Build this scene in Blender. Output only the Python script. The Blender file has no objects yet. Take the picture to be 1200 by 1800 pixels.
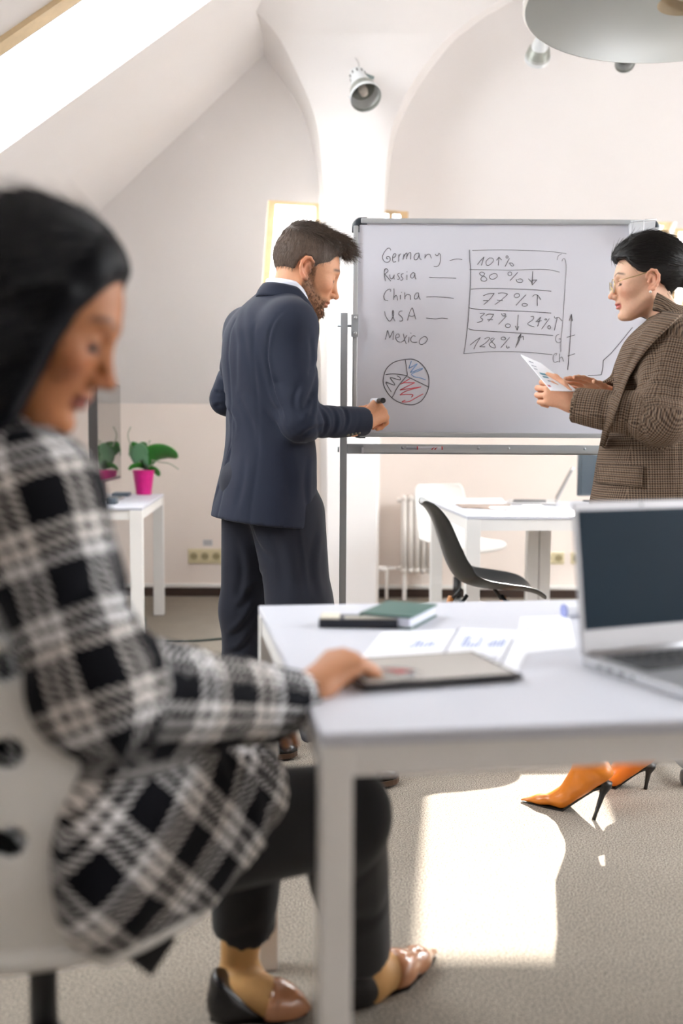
import bpy, bmesh, math, random
import numpy as np
from math import sin, cos, pi, radians, atan, atan2, sqrt, tan
from mathutils import Vector, Matrix
from mathutils.geometry import tessellate_polygon

S = bpy.context.scene
COL = S.collection

# ------------------------------------------------------------------ camera
FPX = 1750.0                      # focal length in pixels of the 1200 x 1800 frame
CAM_H = 1.07
PITCH = atan(125 / 1750.0)
ROLL = radians(.35)
_r0 = np.array([1, 0, 0.]); _f = np.array([0, cos(PITCH), -sin(PITCH)]); _u0 = np.array([0, sin(PITCH), cos(PITCH)])
_r = cos(ROLL) * _r0 + sin(ROLL) * _u0
_u = -sin(ROLL) * _r0 + cos(ROLL) * _u0
cam_data = bpy.data.cameras.new('camera')
cam = bpy.data.objects.new('camera', cam_data); COL.objects.link(cam)
M = Matrix.Identity(4)
for i in range(3):
    M[i][0] = _r[i]; M[i][1] = _u[i]; M[i][2] = -_f[i]
M[2][3] = CAM_H
cam.matrix_world = M
cam_data.sensor_fit = 'VERTICAL'; cam_data.sensor_height = 36.0; cam_data.sensor_width = 24.0
cam_data.lens = 35.0
cam_data.clip_start = .05
cam_data.dof.use_dof = True
cam_data.dof.focus_distance = 3.15
cam_data.dof.aperture_fstop = 1.75
S.camera = cam

# ------------------------------------------------------------------ light
SUN_AZ = Vector((.30, 1.0)).normalized()      # the sun stands behind the back roof
SUN_TAN = .542
world = bpy.data.worlds.new('sky'); S.world = world; world.use_nodes = True
bg = world.node_tree.nodes['Background']
bg.inputs[0].default_value = (.93, .97, 1.0, 1)
bg.inputs[1].default_value = 14
sd = bpy.data.lights.new('sun', 'SUN'); sd.energy = 22; sd.angle = radians(.55); sd.color = (1, .95, .86)
sun = bpy.data.objects.new('sun', sd); COL.objects.link(sun)
sun.location = (1, 9, 6)
sun.rotation_euler = Vector((-SUN_AZ.x, -SUN_AZ.y, -SUN_TAN)).to_track_quat('-Z', 'Y').to_euler()
S.view_settings.view_transform = 'Standard'
S.view_settings.look = 'None'
S.view_settings.exposure = .46
S.view_settings.gamma = 1.0
S.view_settings.use_curve_mapping = False
S.cycles.use_denoising = True
S.cycles.max_bounces = 10; S.cycles.diffuse_bounces = 6; S.cycles.glossy_bounces = 4
S.cycles.transparent_max_bounces = 12
S.cycles.sample_clamp_indirect = 8.0
S.cycles.caustics_reflective = False; S.cycles.caustics_refractive = False

# ------------------------------------------------------------------ helpers
_O = np.array([0, 0, CAM_H])
def ray(x, y): return _f + _r * (x - 600) / FPX + _u * (900 - y) / FPX
def at(x, y, Y):
    d = ray(x, y); return Vector(_O + d * (Y / d[1]))
def atz(x, y, z):
    d = ray(x, y); return Vector(_O + d * ((z - CAM_H) / d[2]))
def onplane(x, y, p, n):
    d = ray(x, y); p = np.array(p, float); n = np.array(n, float)
    return Vector(_O + d * (((p - _O) @ n) / (d @ n)))

def lin(h):
    h = h.lstrip('#'); o = []
    for i in (0, 2, 4):
        c = int(h[i:i + 2], 16) / 255
        o.append(c / 12.92 if c <= .04045 else ((c + .055) / 1.055) ** 2.4)
    return (*o, 1)

MATS = {}
def mat(name, col='#ffffff', rough=.5, metal=0., noise=0., nscale=20., bump=0., bscale=60., spec=.5, sss=0., attr=None, coat=0., sheen=0., bstretch=None, emit=0.):
    if name in MATS: return MATS[name]
    m = bpy.data.materials.new(name); m.use_nodes = True; MATS[name] = m
    nt = m.node_tree; N = nt.nodes; L = nt.links; b = N['Principled BSDF']
    c = lin(col) if isinstance(col, str) else (*col, 1)
    b.inputs['Base Color'].default_value = c
    b.inputs['Roughness'].default_value = rough; b.inputs['Metallic'].default_value = metal
    b.inputs['Specular IOR Level'].default_value = spec
    if coat: b.inputs['Coat Weight'].default_value = coat; b.inputs['Coat Roughness'].default_value = .08
    if sheen: b.inputs['Sheen Weight'].default_value = sheen; b.inputs['Sheen Roughness'].default_value = .4
    if sss:
        b.inputs['Subsurface Weight'].default_value = sss; b.inputs['Subsurface Radius'].default_value = (1, .35, .2)
        b.inputs['Subsurface Scale'].default_value = .008
    if emit:
        b.inputs['Emission Color'].default_value = c; b.inputs['Emission Strength'].default_value = emit
    tc = N.new('ShaderNodeTexCoord')
    src = None
    if attr:
        a = N.new('ShaderNodeAttribute'); a.attribute_name = attr; src = a.outputs['Color']
        L.new(src, b.inputs['Base Color'])
    if noise:
        n = N.new('ShaderNodeTexNoise'); n.inputs['Scale'].default_value = nscale; n.inputs['Detail'].default_value = 5
        L.new(tc.outputs['Object'], n.inputs['Vector'])
        mr = N.new('ShaderNodeMapRange'); mr.inputs[1].default_value = .25; mr.inputs[2].default_value = .75
        mr.inputs[3].default_value = 1 - noise; mr.inputs[4].default_value = 1 + noise
        L.new(n.outputs['Fac'], mr.inputs[0])
        mx = N.new('ShaderNodeMix'); mx.data_type = 'RGBA'; mx.blend_type = 'MULTIPLY'; mx.inputs[0].default_value = 1
        if src: L.new(src, mx.inputs[6])
        else: mx.inputs[6].default_value = c
        L.new(mr.outputs[0], mx.inputs[7]); L.new(mx.outputs[2], b.inputs['Base Color'])
    if bump:
        n2 = N.new('ShaderNodeTexNoise'); n2.inputs['Scale'].default_value = bscale; n2.inputs['Detail'].default_value = 3
        if bstretch:
            mp = N.new('ShaderNodeMapping'); mp.inputs['Scale'].default_value = bstretch
            L.new(tc.outputs['Object'], mp.inputs[0]); L.new(mp.outputs[0], n2.inputs['Vector'])
        else: L.new(tc.outputs['Object'], n2.inputs['Vector'])
        bp = N.new('ShaderNodeBump'); bp.inputs['Strength'].default_value = bump; bp.inputs['Distance'].default_value = .004
        L.new(n2.outputs['Fac'], bp.inputs['Height']); L.new(bp.outputs[0], b.inputs['Normal'])
    return m

def tag(o, label=None, cat=None, group=None, kind=None):
    if label: o['label'] = label
    if cat: o['category'] = cat
    if group: o['group'] = group
    if kind: o['kind'] = kind
    return o

def empty(name, loc, label, cat, group=None):
    o = bpy.data.objects.new(name, None); COL.objects.link(o); o.location = Vector(loc); o.empty_display_size = .1
    return tag(o, label, cat, group)

def world_loc(o):
    v = Vector(o.location)
    while o.parent: o = o.parent; v += Vector(o.location)
    return v

class MB:
    """collects shapes in world coordinates, then builds one mesh object"""
    def __init__(s): s.v = []; s.f = []
    def add(s, vs, fs):
        n = len(s.v); s.v += [tuple(v) for v in vs]; s.f += [[i + n for i in f] for f in fs]; return s
    def box(s, c, size, rz=0, M3=None):
        x, y, z = (k / 2 for k in size); c = Vector(c)
        R = M3 if M3 is not None else Matrix.Rotation(rz, 3, 'Z')
        vs = [c + R @ Vector((a * x, b * y, d * z)) for a in (-1, 1) for b in (-1, 1) for d in (-1, 1)]
        return s.add(vs, [(0, 1, 3, 2), (4, 6, 7, 5), (0, 4, 5, 1), (2, 3, 7, 6), (0, 2, 6, 4), (1, 5, 7, 3)])
    def hexa(s, lo, hi):
        """lo, hi: four points each, same winding"""
        n = len(lo); vs = list(lo) + list(hi)
        return s.add(vs, [tuple(range(n))[::-1], tuple(range(n, 2 * n))] + [(i, (i + 1) % n, n + (i + 1) % n, n + i) for i in range(n)])
    def tube(s, pts, r, n=8, closed=False):
        pts = [Vector(p) for p in pts]; rs = r if isinstance(r, (list, tuple)) else [r] * len(pts)
        vs = []; up = None
        for i, p in enumerate(pts):
            a = pts[i - 1] if (i > 0 or closed) else p
            b = pts[(i + 1) % len(pts)] if (i < len(pts) - 1 or closed) else p
            t = (b - a).normalized()
            if up is None: up = t.orthogonal().normalized()
            up = (up - t * up.dot(t)).normalized(); w = t.cross(up)
            vs += [p + (up * cos(2 * pi * k / n) + w * sin(2 * pi * k / n)) * rs[i] for k in range(n)]
        fs = []
        m = len(pts)
        for i in range(m if closed else m - 1):
            j = (i + 1) % m
            fs += [(i * n + k, i * n + (k + 1) % n, j * n + (k + 1) % n, j * n + k) for k in range(n)]
        if not closed: fs += [tuple(range(n))[::-1], tuple((m - 1) * n + k for k in range(n))]
        return s.add(vs, fs)
    def lathe(s, prof, o, axis=(0, 0, 1), n=24, cap=True):
        """prof: (radius, height) along axis from o"""
        ax = Vector(axis).normalized(); e = ax.orthogonal().normalized(); w = ax.cross(e); o = Vector(o); vs = []
        for r, h in prof: vs += [o + ax * h + (e * cos(2 * pi * k / n) + w * sin(2 * pi * k / n)) * r for k in range(n)]
        fs = []
        for i in range(len(prof) - 1): fs += [(i * n + k, i * n + (k + 1) % n, (i + 1) * n + (k + 1) % n, (i + 1) * n + k) for k in range(n)]
        if cap: fs += [tuple(range(n))[::-1], tuple((len(prof) - 1) * n + k for k in range(n))]
        return s.add(vs, fs)
    def grid(s, P):
        """P: rows of points"""
        n = len(P[0]); vs = [p for row in P for p in row]
        return s.add(vs, [(i * n + j, i * n + j + 1, (i + 1) * n + j + 1, (i + 1) * n + j) for i in range(len(P) - 1) for j in range(n - 1)])
    def build(s, name, m, parent=None, bevel=0, smooth=False, solid=0, sub=0, fixn=True, segs=2):
        base = world_loc(parent) if parent else Vector()
        me = bpy.data.meshes.new(name); me.from_pydata([tuple(Vector(v) - base) for v in s.v], [], s.f)
        if fixn or bevel:
            bm = bmesh.new(); bm.from_mesh(me)
            if fixn: bmesh.ops.recalc_face_normals(bm, faces=bm.faces)
            if bevel:
                ed = [e for e in bm.edges if len(e.link_faces) == 2 and e.calc_face_angle(0) > .5]
                bmesh.ops.bevel(bm, geom=ed, offset=bevel, segments=segs, affect='EDGES', profile=.6)
            bm.to_mesh(me); bm.free()
        o = bpy.data.objects.new(name, me); COL.objects.link(o); me.materials.append(m)
        if solid:
            md = o.modifiers.new('solid', 'SOLIDIFY'); md.thickness = solid; md.offset = 0
        if sub:
            md = o.modifiers.new('sub', 'SUBSURF'); md.levels = sub; md.render_levels = sub
        if smooth or sub: me.shade_smooth()
        if parent: o.parent = parent
        return o

def copy_tree(o, parent=None):
    c = o.copy(); COL.objects.link(c)
    if parent: c.parent = parent
    for ch in list(o.children): copy_tree(ch, c)
    return c

def catmull(pts, n=6, closed=False):
    P = [Vector(p) for p in pts]; out = []; m = len(P)
    for i in range(m if closed else m - 1):
        if closed: a, b, c, d = P[i - 1], P[i], P[(i + 1) % m], P[(i + 2) % m]
        else: a, b, c, d = P[max(i - 1, 0)], P[i], P[i + 1], P[min(i + 2, m - 1)]
        for k in range(n):
            t = k / n
            out.append(.5 * ((2 * b) + (c - a) * t + (2 * a - 5 * b + 4 * c - d) * t * t + (3 * b - a - 3 * c + d) * t ** 3))
    if not closed: out.append(P[-1])
    return out

# ------------------------------------------------------------------ room shell
M_WALL = mat('plaster', '#f0ecea', .85, noise=.012, nscale=3, bump=.06, bscale=90)
M_WALLB = mat('plaster_lower', '#efe4dc', .85, noise=.012, nscale=3, bump=.06, bscale=90)
M_WHITE = mat('white_paint', '#ecebe8', .45)
M_PINE = mat('pine', '#e8cfa6', .5, noise=.1, nscale=14)
M_DARKWOOD = mat('dark_baseboard', '#3a2a22', .5, noise=.15)
M_GREYSTEEL = mat('grey_steel', '#aab0b5', .38, .35)
M_ALU = mat('aluminium', '#c3c7ca', .32, .45)
M_BLACK = mat('black_plastic', '#17181a', .4)

def carpet():
    m = mat('carpet', '#8f877c', .95, spec=.1)
    nt = m.node_tree; N = nt.nodes; L = nt.links; b = N['Principled BSDF']
    tc = N.new('ShaderNodeTexCoord')
    n1 = N.new('ShaderNodeTexNoise'); n1.inputs['Scale'].default_value = 260; n1.inputs['Detail'].default_value = 2
    n2 = N.new('ShaderNodeTexNoise'); n2.inputs['Scale'].default_value = 5; n2.inputs['Detail'].default_value = 4
    for n in (n1, n2): L.new(tc.outputs['Object'], n.inputs['Vector'])
    r = N.new('ShaderNodeValToRGB'); r.color_ramp.elements[0].position = .33; r.color_ramp.elements[1].position = .68
    r.color_ramp.elements[0].color = lin('#544d46'); r.color_ramp.elements[1].color = lin('#b0a699')
    L.new(n1.outputs['Fac'], r.inputs[0])
    mr = N.new('ShaderNodeMapRange'); mr.inputs[3].default_value = .88; mr.inputs[4].default_value = 1.1
    L.new(n2.outputs['Fac'], mr.inputs[0])
    mx = N.new('ShaderNodeMix'); mx.data_type = 'RGBA'; mx.blend_type = 'MULTIPLY'; mx.inputs[0].default_value = 1
    L.new(r.outputs[0], mx.inputs[6]); L.new(mr.outputs[0], mx.inputs[7]); L.new(mx.outputs[2], b.inputs['Base Color'])
    bp = N.new('ShaderNodeBump'); bp.inputs['Strength'].default_value = .7; bp.inputs['Distance'].default_value = .004
    L.new(n1.outputs['Fac'], bp.inputs['Height']); L.new(bp.outputs[0], b.inputs['Normal'])
    return m
M_CARPET = carpet()

def struct(o): o['kind'] = 'structure'; return o

def slab(name, m, org, U, V, outer, holes, outward, depth, reveal_m=None):
    """flat wall with openings; the reveals run outward"""
    org, U, V, W = Vector(org), Vector(U), Vector(V), Vector(outward)
    loops = [[Vector((p[0], p[1], 0)) for p in outer]] + [[Vector((p[0], p[1], 0)) for p in h] for h in holes]
    tris = tessellate_polygon(loops); flat = [p for l in loops for p in l]
    mb = MB(); mb.add([org + U * p.x + V * p.y for p in flat], [tuple(t) for t in tris])
    for h in holes:
        a = [org + U * p[0] + V * p[1] for p in h]; n = len(h)
        mb.add(a + [p + W * depth for p in a], [(i, (i + 1) % n, n + (i + 1) % n, n + i) for i in range(n)])
    return struct(mb.build(name, m, fixn=False))

# floor
struct(MB().box((0, 2, -.05), (9, 11, .1)).build('floor', M_CARPET))
YW, ZK = 6.8, 1.315                           # knee wall and its height
A60 = radians(60)
BS_P = (0, YW, ZK); BS_U = Vector((1, 0, 0)); BS_V = Vector((0, -cos(A60), sin(A60))); BS_N = Vector((0, sin(A60), cos(A60)))
def bs_xy(x, y):                               # pixel ray -> coordinates on the back roof slope
    p = onplane(x, y, BS_P, BS_N) - Vector(BS_P); return (p.dot(BS_U), p.dot(BS_V))
struct(MB().box((0, YW + .1, ZK / 2), (9, .2, ZK)).build('wall_back', M_WALLB))
w1 = [bs_xy(454, 594), bs_xy(566, 596), bs_xy(566, 358), bs_xy(471, 352)]
w2 = [bs_xy(622, 600), bs_xy(716, 602), bs_xy(718, 372), bs_xy(622, 365)]
w3 = [(1.20, .42), (1.85, .42), (2.03, 1.265), (1.40, 1.265)]
w4 = [bs_xy(1176, 606), bs_xy(1420, 606), bs_xy(1420, 418), bs_xy(1186, 401)]
WIN = [w1, w2, w3, w4]
slab('ceiling_back_slope', M_WALL, BS_P, BS_U, BS_V, [(-4, 0), (4, 0), (4, 2.85), (-4, 2.85)], WIN, BS_N, .16)
# left slope
BL = radians(36.5)
LS_P = Vector((-1.574, 6.187, 2.377)); LS_U = Vector((0, 1, 0)); LS_V = Vector((cos(BL), 0, sin(BL))); LS_N = Vector((-sin(BL), 0, cos(BL)))
def ls_xy(x, y):
    p = onplane(x, y, LS_P, LS_N) - LS_P; return (p.dot(LS_U), p.dot(LS_V))
far0, far1 = ls_xy(0, 268), ls_xy(370, 0); near0, near1 = ls_xy(0, 80), ls_xy(117, 0)
def lerp2(a, b, t): return (a[0] + (b[0] - a[0]) * t, a[1] + (b[1] - a[1]) * t)
sky1 = [lerp2(near0, near1, -1.0), lerp2(far0, far1, -.55), lerp2(far0, far1, 1.35), lerp2(near0, near1, 3.6)]
fill_sky = [(-4.3, -1.3), (-3.4, -1.3), (-3.4, .5), (-4.3, .5)]  # unseen opening, added and sized for fill light
slab('ceiling_left_slope', M_WALL, LS_P, LS_U, LS_V, [(-10, -2.5), (.72, -2.5), (.72, 2.2), (-10, 2.2)], [sky1, fill_sky], LS_N, .05)
RS_P = Vector((3.3, 6.187, 2.377)); RS_V = Vector((-cos(BL), 0, sin(BL))); RS_N = Vector((sin(BL), 0, cos(BL)))
fill_skies = [[(-a, -1.2), (-a + 1.2, -1.2), (-a + 1.2, .5 if a > 3 else .8), (-a, .5 if a > 3 else .8)] for a in (4.7, 2.55)]  # unseen openings, added and placed to balance the room's light
slab('ceiling_right_slope', M_WALL, RS_P, LS_U, RS_V, [(-10, -2.5), (.72, -2.5), (.72, 2.2), (-10, 2.2)], fill_skies, RS_N, .2)
struct(MB().box((.85, 2, 3.72), (3.6, 11, .06)).build('ceiling', M_WALL))
struct(MB().box((0, -3.1, 2), (9, .2, 4)).build('wall_front', M_WALL))
struct(MB().box((-3.7, 2, .5), (.2, 11, 1.1)).build('wall_left', M_WALL))
struct(MB().box((4.35, 2, .6), (.2, 11, 1.2)).build('wall_right', M_WALL))

def glass_mat():
    m = bpy.data.materials.new('window_glass'); m.use_nodes = True; nt = m.node_tree; N = nt.nodes; L = nt.links
    N.remove(N['Principled BSDF']); t = N.new('ShaderNodeBsdfTransparent'); g = N.new('ShaderNodeBsdfGlossy'); g.inputs['Roughness'].default_value = .02
    fr = N.new('ShaderNodeFresnel'); fr.inputs[0].default_value = 1.25; mx = N.new('ShaderNodeMixShader')
    L.new(fr.outputs[0], mx.inputs[0]); L.new(t.outputs[0], mx.inputs[1]); L.new(g.outputs[0], mx.inputs[2]); L.new(mx.outputs[0], N['Material Output'].inputs[0])
    return m
M_GLASS = glass_mat()
def sun_diffuser_mat():
    m = bpy.data.materials.new('sun_diffuser_cloth'); m.use_nodes = True; nt = m.node_tree; N = nt.nodes; L = nt.links
    N.remove(N['Principled BSDF']); t = N.new('ShaderNodeBsdfTranslucent'); t.inputs[0].default_value = (.9, .9, .9, 1)
    d = N.new('ShaderNodeBsdfDiffuse'); d.inputs[0].default_value = (.9, .9, .9, 1); mx = N.new('ShaderNodeMixShader'); mx.inputs[0].default_value = .3
    L.new(t.outputs[0], mx.inputs[1]); L.new(d.outputs[0], mx.inputs[2]); L.new(mx.outputs[0], N['Material Output'].inputs[0])
    return m
M_SUN_DIFFUSER = sun_diffuser_mat()

def roof_window(name, org, U, V, W, hole, fw=.045, rails=(), sun_diffuser=False, off=.07, white=()):
    """timber frame round the opening, a glass pane, optional rails"""
    org, U, V, W = Vector(org), Vector(U), Vector(V), Vector(W)
    P = lambda q, d: org + U * q[0] + V * q[1] + W * d
    c = (sum(q[0] for q in hole) / 4, sum(q[1] for q in hole) / 4)
    root = bpy.data.objects.new(name, None); COL.objects.link(root); root.location = P(c, off); struct(root)
    def inset(q, w):
        out = []
        n = len(q)
        for i in range(n):
            a, b, d = Vector(q[i - 1]), Vector(q[i]), Vector(q[(i + 1) % n])
            e1 = (a - b).normalized(); e2 = (d - b).normalized()
            out.append(b + (e1 + e2) * w / max(abs(e1.x * e2.y - e1.y * e2.x), .2))
        return out
    ins = inset(hole, fw)
    for i in range(4):
        j = (i + 1) % 4; q = [hole[i], hole[j], ins[j], ins[i]]
        MB().hexa([P(x, off) for x in q], [P(x, off + .06) for x in q]).build('frame_bar', M_WHITE if i in white else M_PINE, root)
    for t, w in rails:
        a = lerp2(ins[0], ins[3], t); b = lerp2(ins[1], ins[2], t); a2 = lerp2(ins[0], ins[3], t + w); b2 = lerp2(ins[1], ins[2], t + w)
        q = [a, b, b2, a2]
        MB().hexa([P(x, off + .005) for x in q], [P(x, off + .05) for x in q]).build('cross_rail', M_PINE, root)
    MB().add([P(x, off + .045) for x in ins], [(0, 1, 2, 3)]).build('pane', M_GLASS, root)
    if sun_diffuser: MB().add([P(x, off + .075) for x in hole], [(0, 1, 2, 3)]).build('sun_diffuser', M_SUN_DIFFUSER, root)  # added translucent sheet that keeps direct sun out of these windows
    # daylight portal just outside the pane
    return root
for i, w in enumerate(WIN):
    roof_window('window_%d' % (i + 1), BS_P, BS_U, BS_V, BS_N, w, rails=((.22, .05),) if i in (0,) else (), sun_diffuser=i != 2)
def wood_bar():
    a, b = bs_xy(684, 372), bs_xy(692, 372); q = [(a[0], w2[0][1]), (b[0], w2[0][1]), b, a]
    P = lambda q, d: Vector(BS_P) + BS_U * q[0] + BS_V * q[1] + BS_N * d
    MB().hexa([P(x, .07) for x in q], [P(x, .11) for x in q]).build('frame_bar', M_PINE, bpy.data.objects['window_2'])
    a, b = bs_xy(1232, 404), bs_xy(1242, 404); q = [(a[0], w4[0][1]), (b[0], w4[0][1]), b, a]
    b4 = MB().hexa([P(x, .07) for x in q], [P(x, .11) for x in q]).build('frame_bar', M_PINE, bpy.data.objects['window_4'])
wood_bar()
for i, (h, org, U, V, W) in enumerate([(sky1, LS_P, LS_U, LS_V, LS_N), (fill_sky, LS_P, LS_U, LS_V, LS_N)] + [(h, RS_P, LS_U, RS_V, RS_N) for h in fill_skies]):
    roof_window('window_%d' % (i + 5), org, U, V, W, h, fw=.05 if i else .008, white=(0, 1, 2, 3) if i == 0 else (), off=.07 if i else .04)  # all but the first are unseen windows, added for fill
def skylight_trim():
    q = [Vector(LS_P) + LS_U * p[0] + LS_V * p[1] for p in (ls_xy(-60, 105), ls_xy(-60, 128), ls_xy(190, -43), ls_xy(190, -66))]
    MB().hexa([p - LS_N * .02 for p in q], [p + LS_N * .002 for p in q]).build('frame_bar', M_PINE, bpy.data.objects['window_5'])
    q = [Vector(LS_P) + LS_U * p[0] + LS_V * p[1] for p in (ls_xy(-60, 128), ls_xy(-60, 132), ls_xy(190, -39), ls_xy(190, -43))]
    MB().hexa([p - LS_N * .016 for p in q], [p + LS_N * .002 for p in q]).build('gasket', mat('gasket_grey', '#8f9298', .5), bpy.data.objects['window_5'])
skylight_trim()
def portal(name, org, U, V, W, h, off=.28):
    xs = [q[0] for q in h]; ys = [q[1] for q in h]
    d = bpy.data.lights.new(name, 'AREA'); d.shape = 'RECTANGLE'; d.size = max(xs) - min(xs); d.size_y = max(ys) - min(ys); d.cycles.is_portal = True
    o = bpy.data.objects.new(name, d); COL.objects.link(o)
    o.location = Vector(org) + Vector(U) * (max(xs) + min(xs)) / 2 + Vector(V) * (max(ys) + min(ys)) / 2 + Vector(W) * off
    Z = Vector(W); X = Vector(U); Y = Z.cross(X)
    o.matrix_world = Matrix.Translation(o.location) @ Matrix((X, Y, Z)).transposed().to_4x4()
for w in WIN: portal('daylight_portal', BS_P, BS_U, BS_V, BS_N, w, .25)
for h in (sky1, fill_sky): portal('daylight_portal', LS_P, LS_U, LS_V, LS_N, h)
for h in fill_skies: portal('daylight_portal', RS_P, LS_U, RS_V, RS_N, h)

# arched pier between the two recesses
def pier():
    FL = [(575, 1130), (575, 700), (575, 500), (574, 420), (572, 370), (565, 280), (555, 210), (530, 145), (495, 75), (470, 40), (445, 14), (436, -20), (420, -80)]
    BLk = [(562, 1130), (562, 700), (562, 500), (562, 420), (561, 350), (555, 290), (537, 215), (505, 155), (465, 100), (430, 60), (424, 44), (400, 10), (370, -60)]
    FR = [(659, 1130), (664, 700), (668, 500), (671, 420), (673, 373), (683, 253), (703, 187), (733, 133), (773, 80), (800, 55), (827, 33), (875, 2), (960, -60)]
    BR = [(664, 1130), (669, 700), (673, 500), (675, 420), (677, 370), (691, 253), (716, 187), (752, 128), (795, 75), (822, 52), (850, 31), (898, 2), (980, -55)]
    def yf(v): return float(np.interp(v, [-90, -40, 0, 60, 120, 200, 300, 400], [4.6, 4.88, 5.08, 5.3, 5.45, 5.57, 5.63, 5.65]))
    def dn(L, n=5): return [(p.x, p.y) for p in catmull([(a, b, 0) for a, b in L], n)]
    FL, BLk, FR, BR = dn(FL), dn(BLk), dn(FR), dn(BR)
    rows = []
    for (lx, ly), (rx, ry) in zip(FL, FR):
        row = []
        for k in range(13):
            t = k / 12; x = lx + (rx - lx) * t; y = ly + (ry - ly) * t
            row.append(at(x, y, yf(y)))
        rows.append(row)
    mb = MB(); mb.grid(rows)
    def back(x, y):
        p = onplane(x, y, BS_P, BS_N)
        q = onplane(x, y, LS_P, LS_N)
        if y > 712: p = at(x, y, YW)
        return p
    L = [[at(x, y, yf(y)), back(bx, by)] for (x, y), (bx, by) in zip(FL, BLk)]
    R = [[at(x, y, yf(y)), back(bx, by)] for (x, y), (bx, by) in zip(FR, BR)]
    for i in range(len(L)):                     # soften the soffit with a mid row
        for Q in (L, R):
            a, b = Q[i]; Q[i] = [a, a.lerp(b, .33), a.lerp(b, .66), b]
    mb.grid(L); mb.grid(R)
    bm_o = mb.build('arched_pier', M_WALL, smooth=True, fixn=False)
    bm_o.data.set_sharp_from_angle(angle=radians(35))
    return struct(bm_o)
pier()

# skirting and cable trunking along the knee wall
def strip(z0, z1, Y0, Y1, name, m):
    return struct(MB().box((0, (Y0 + Y1) / 2, (z0 + z1) / 2), (8.4, abs(Y1 - Y0), z1 - z0)).build(name, m, bevel=.004))
strip(0, .055, YW - .015, YW, 'baseboard_back', M_DARKWOOD)
strip(.06, .085, YW - .02, YW, 'trim_2', M_WHITE)

# ------------------------------------------------------------------ furniture
M_TOP = mat('white_laminate', '#c6c8d1', .42)
M_LEG = mat('white_metal', '#e6e4e1', .4)
def table(name, label, O, U, V, w, d, h=.74, top=.02, apron=.035, leg=.04, inset=0., group=None):
    O = Vector((O[0], O[1], 0)); U = Vector((U[0], U[1], 0)).normalized(); V = Vector((V[0], V[1], 0)).normalized(); Z = Vector((0, 0, 1))
    root = empty(name, O + U * w / 2 + V * d / 2, label, 'table', group)
    def blk(u0, u1, v0, v1, z0, z1):
        q = [O + U * a + V * b for a, b in ((u0, v0), (u1, v0), (u1, v1), (u0, v1))]
        return MB().hexa([p + Z * z0 for p in q], [p + Z * z1 for p in q])
    blk(0, w, 0, d, h - top, h).build('tabletop', M_TOP, root, bevel=.003)
    e = inset
    for a, b in ((e, e), (w - leg - e, e), (e, d - leg - e), (w - leg - e, d - leg - e)):
        blk(a, a + leg, b, b + leg, 0, h - top).build('leg', M_LEG, root, bevel=.003)
    z0, z1 = h - top - apron, h - top - .001; t = .02
    for q in ((e + leg, w - leg - e, e + .004, e + t), (e + leg, w - leg - e, d - e - t, d - e - .004), (e + .004, e + t, e + leg, d - leg - e), (w - e - t, w - e - .004, e + leg, d - leg - e)):
        blk(*q, z0, z1).build('apron', M_LEG, root)
    return root
nl = atz(565, 1290, .74); U1 = Vector((.989, .150, 0)); V1 = Vector((-.163, .987, 0))
table('desk', 'white desk in front with tablet, papers and silver laptop on it', nl, U1, V1, 1.6, .885, top=.016, apron=.036, leg=.037)
lf = atz(250, 892, .74); lb = atz(288, 868, .74); V2 = (lb - lf).normalized()
table('desk', 'white desk carrying the large monitor and the pink potted plant', lf, (-V2.y, V2.x, 0), V2, 1.6, (lb - lf).length, top=.016, apron=.045, leg=.062)
ff = atz(821, 907, .74); V3 = Vector((-.061, .998, 0)); U3 = Vector((.998, .061, 0))
table('desk', 'white desk behind the whiteboard with open laptop and papers on it', ff, U3, V3, .60, 1.1, top=.016, apron=.05, leg=.062)
table('desk', 'white desk joined to the right end of the desk with the papers', ff + U3 * .605, U3, V3, .7, 1.1, top=.016, apron=.05, leg=.062)

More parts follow.
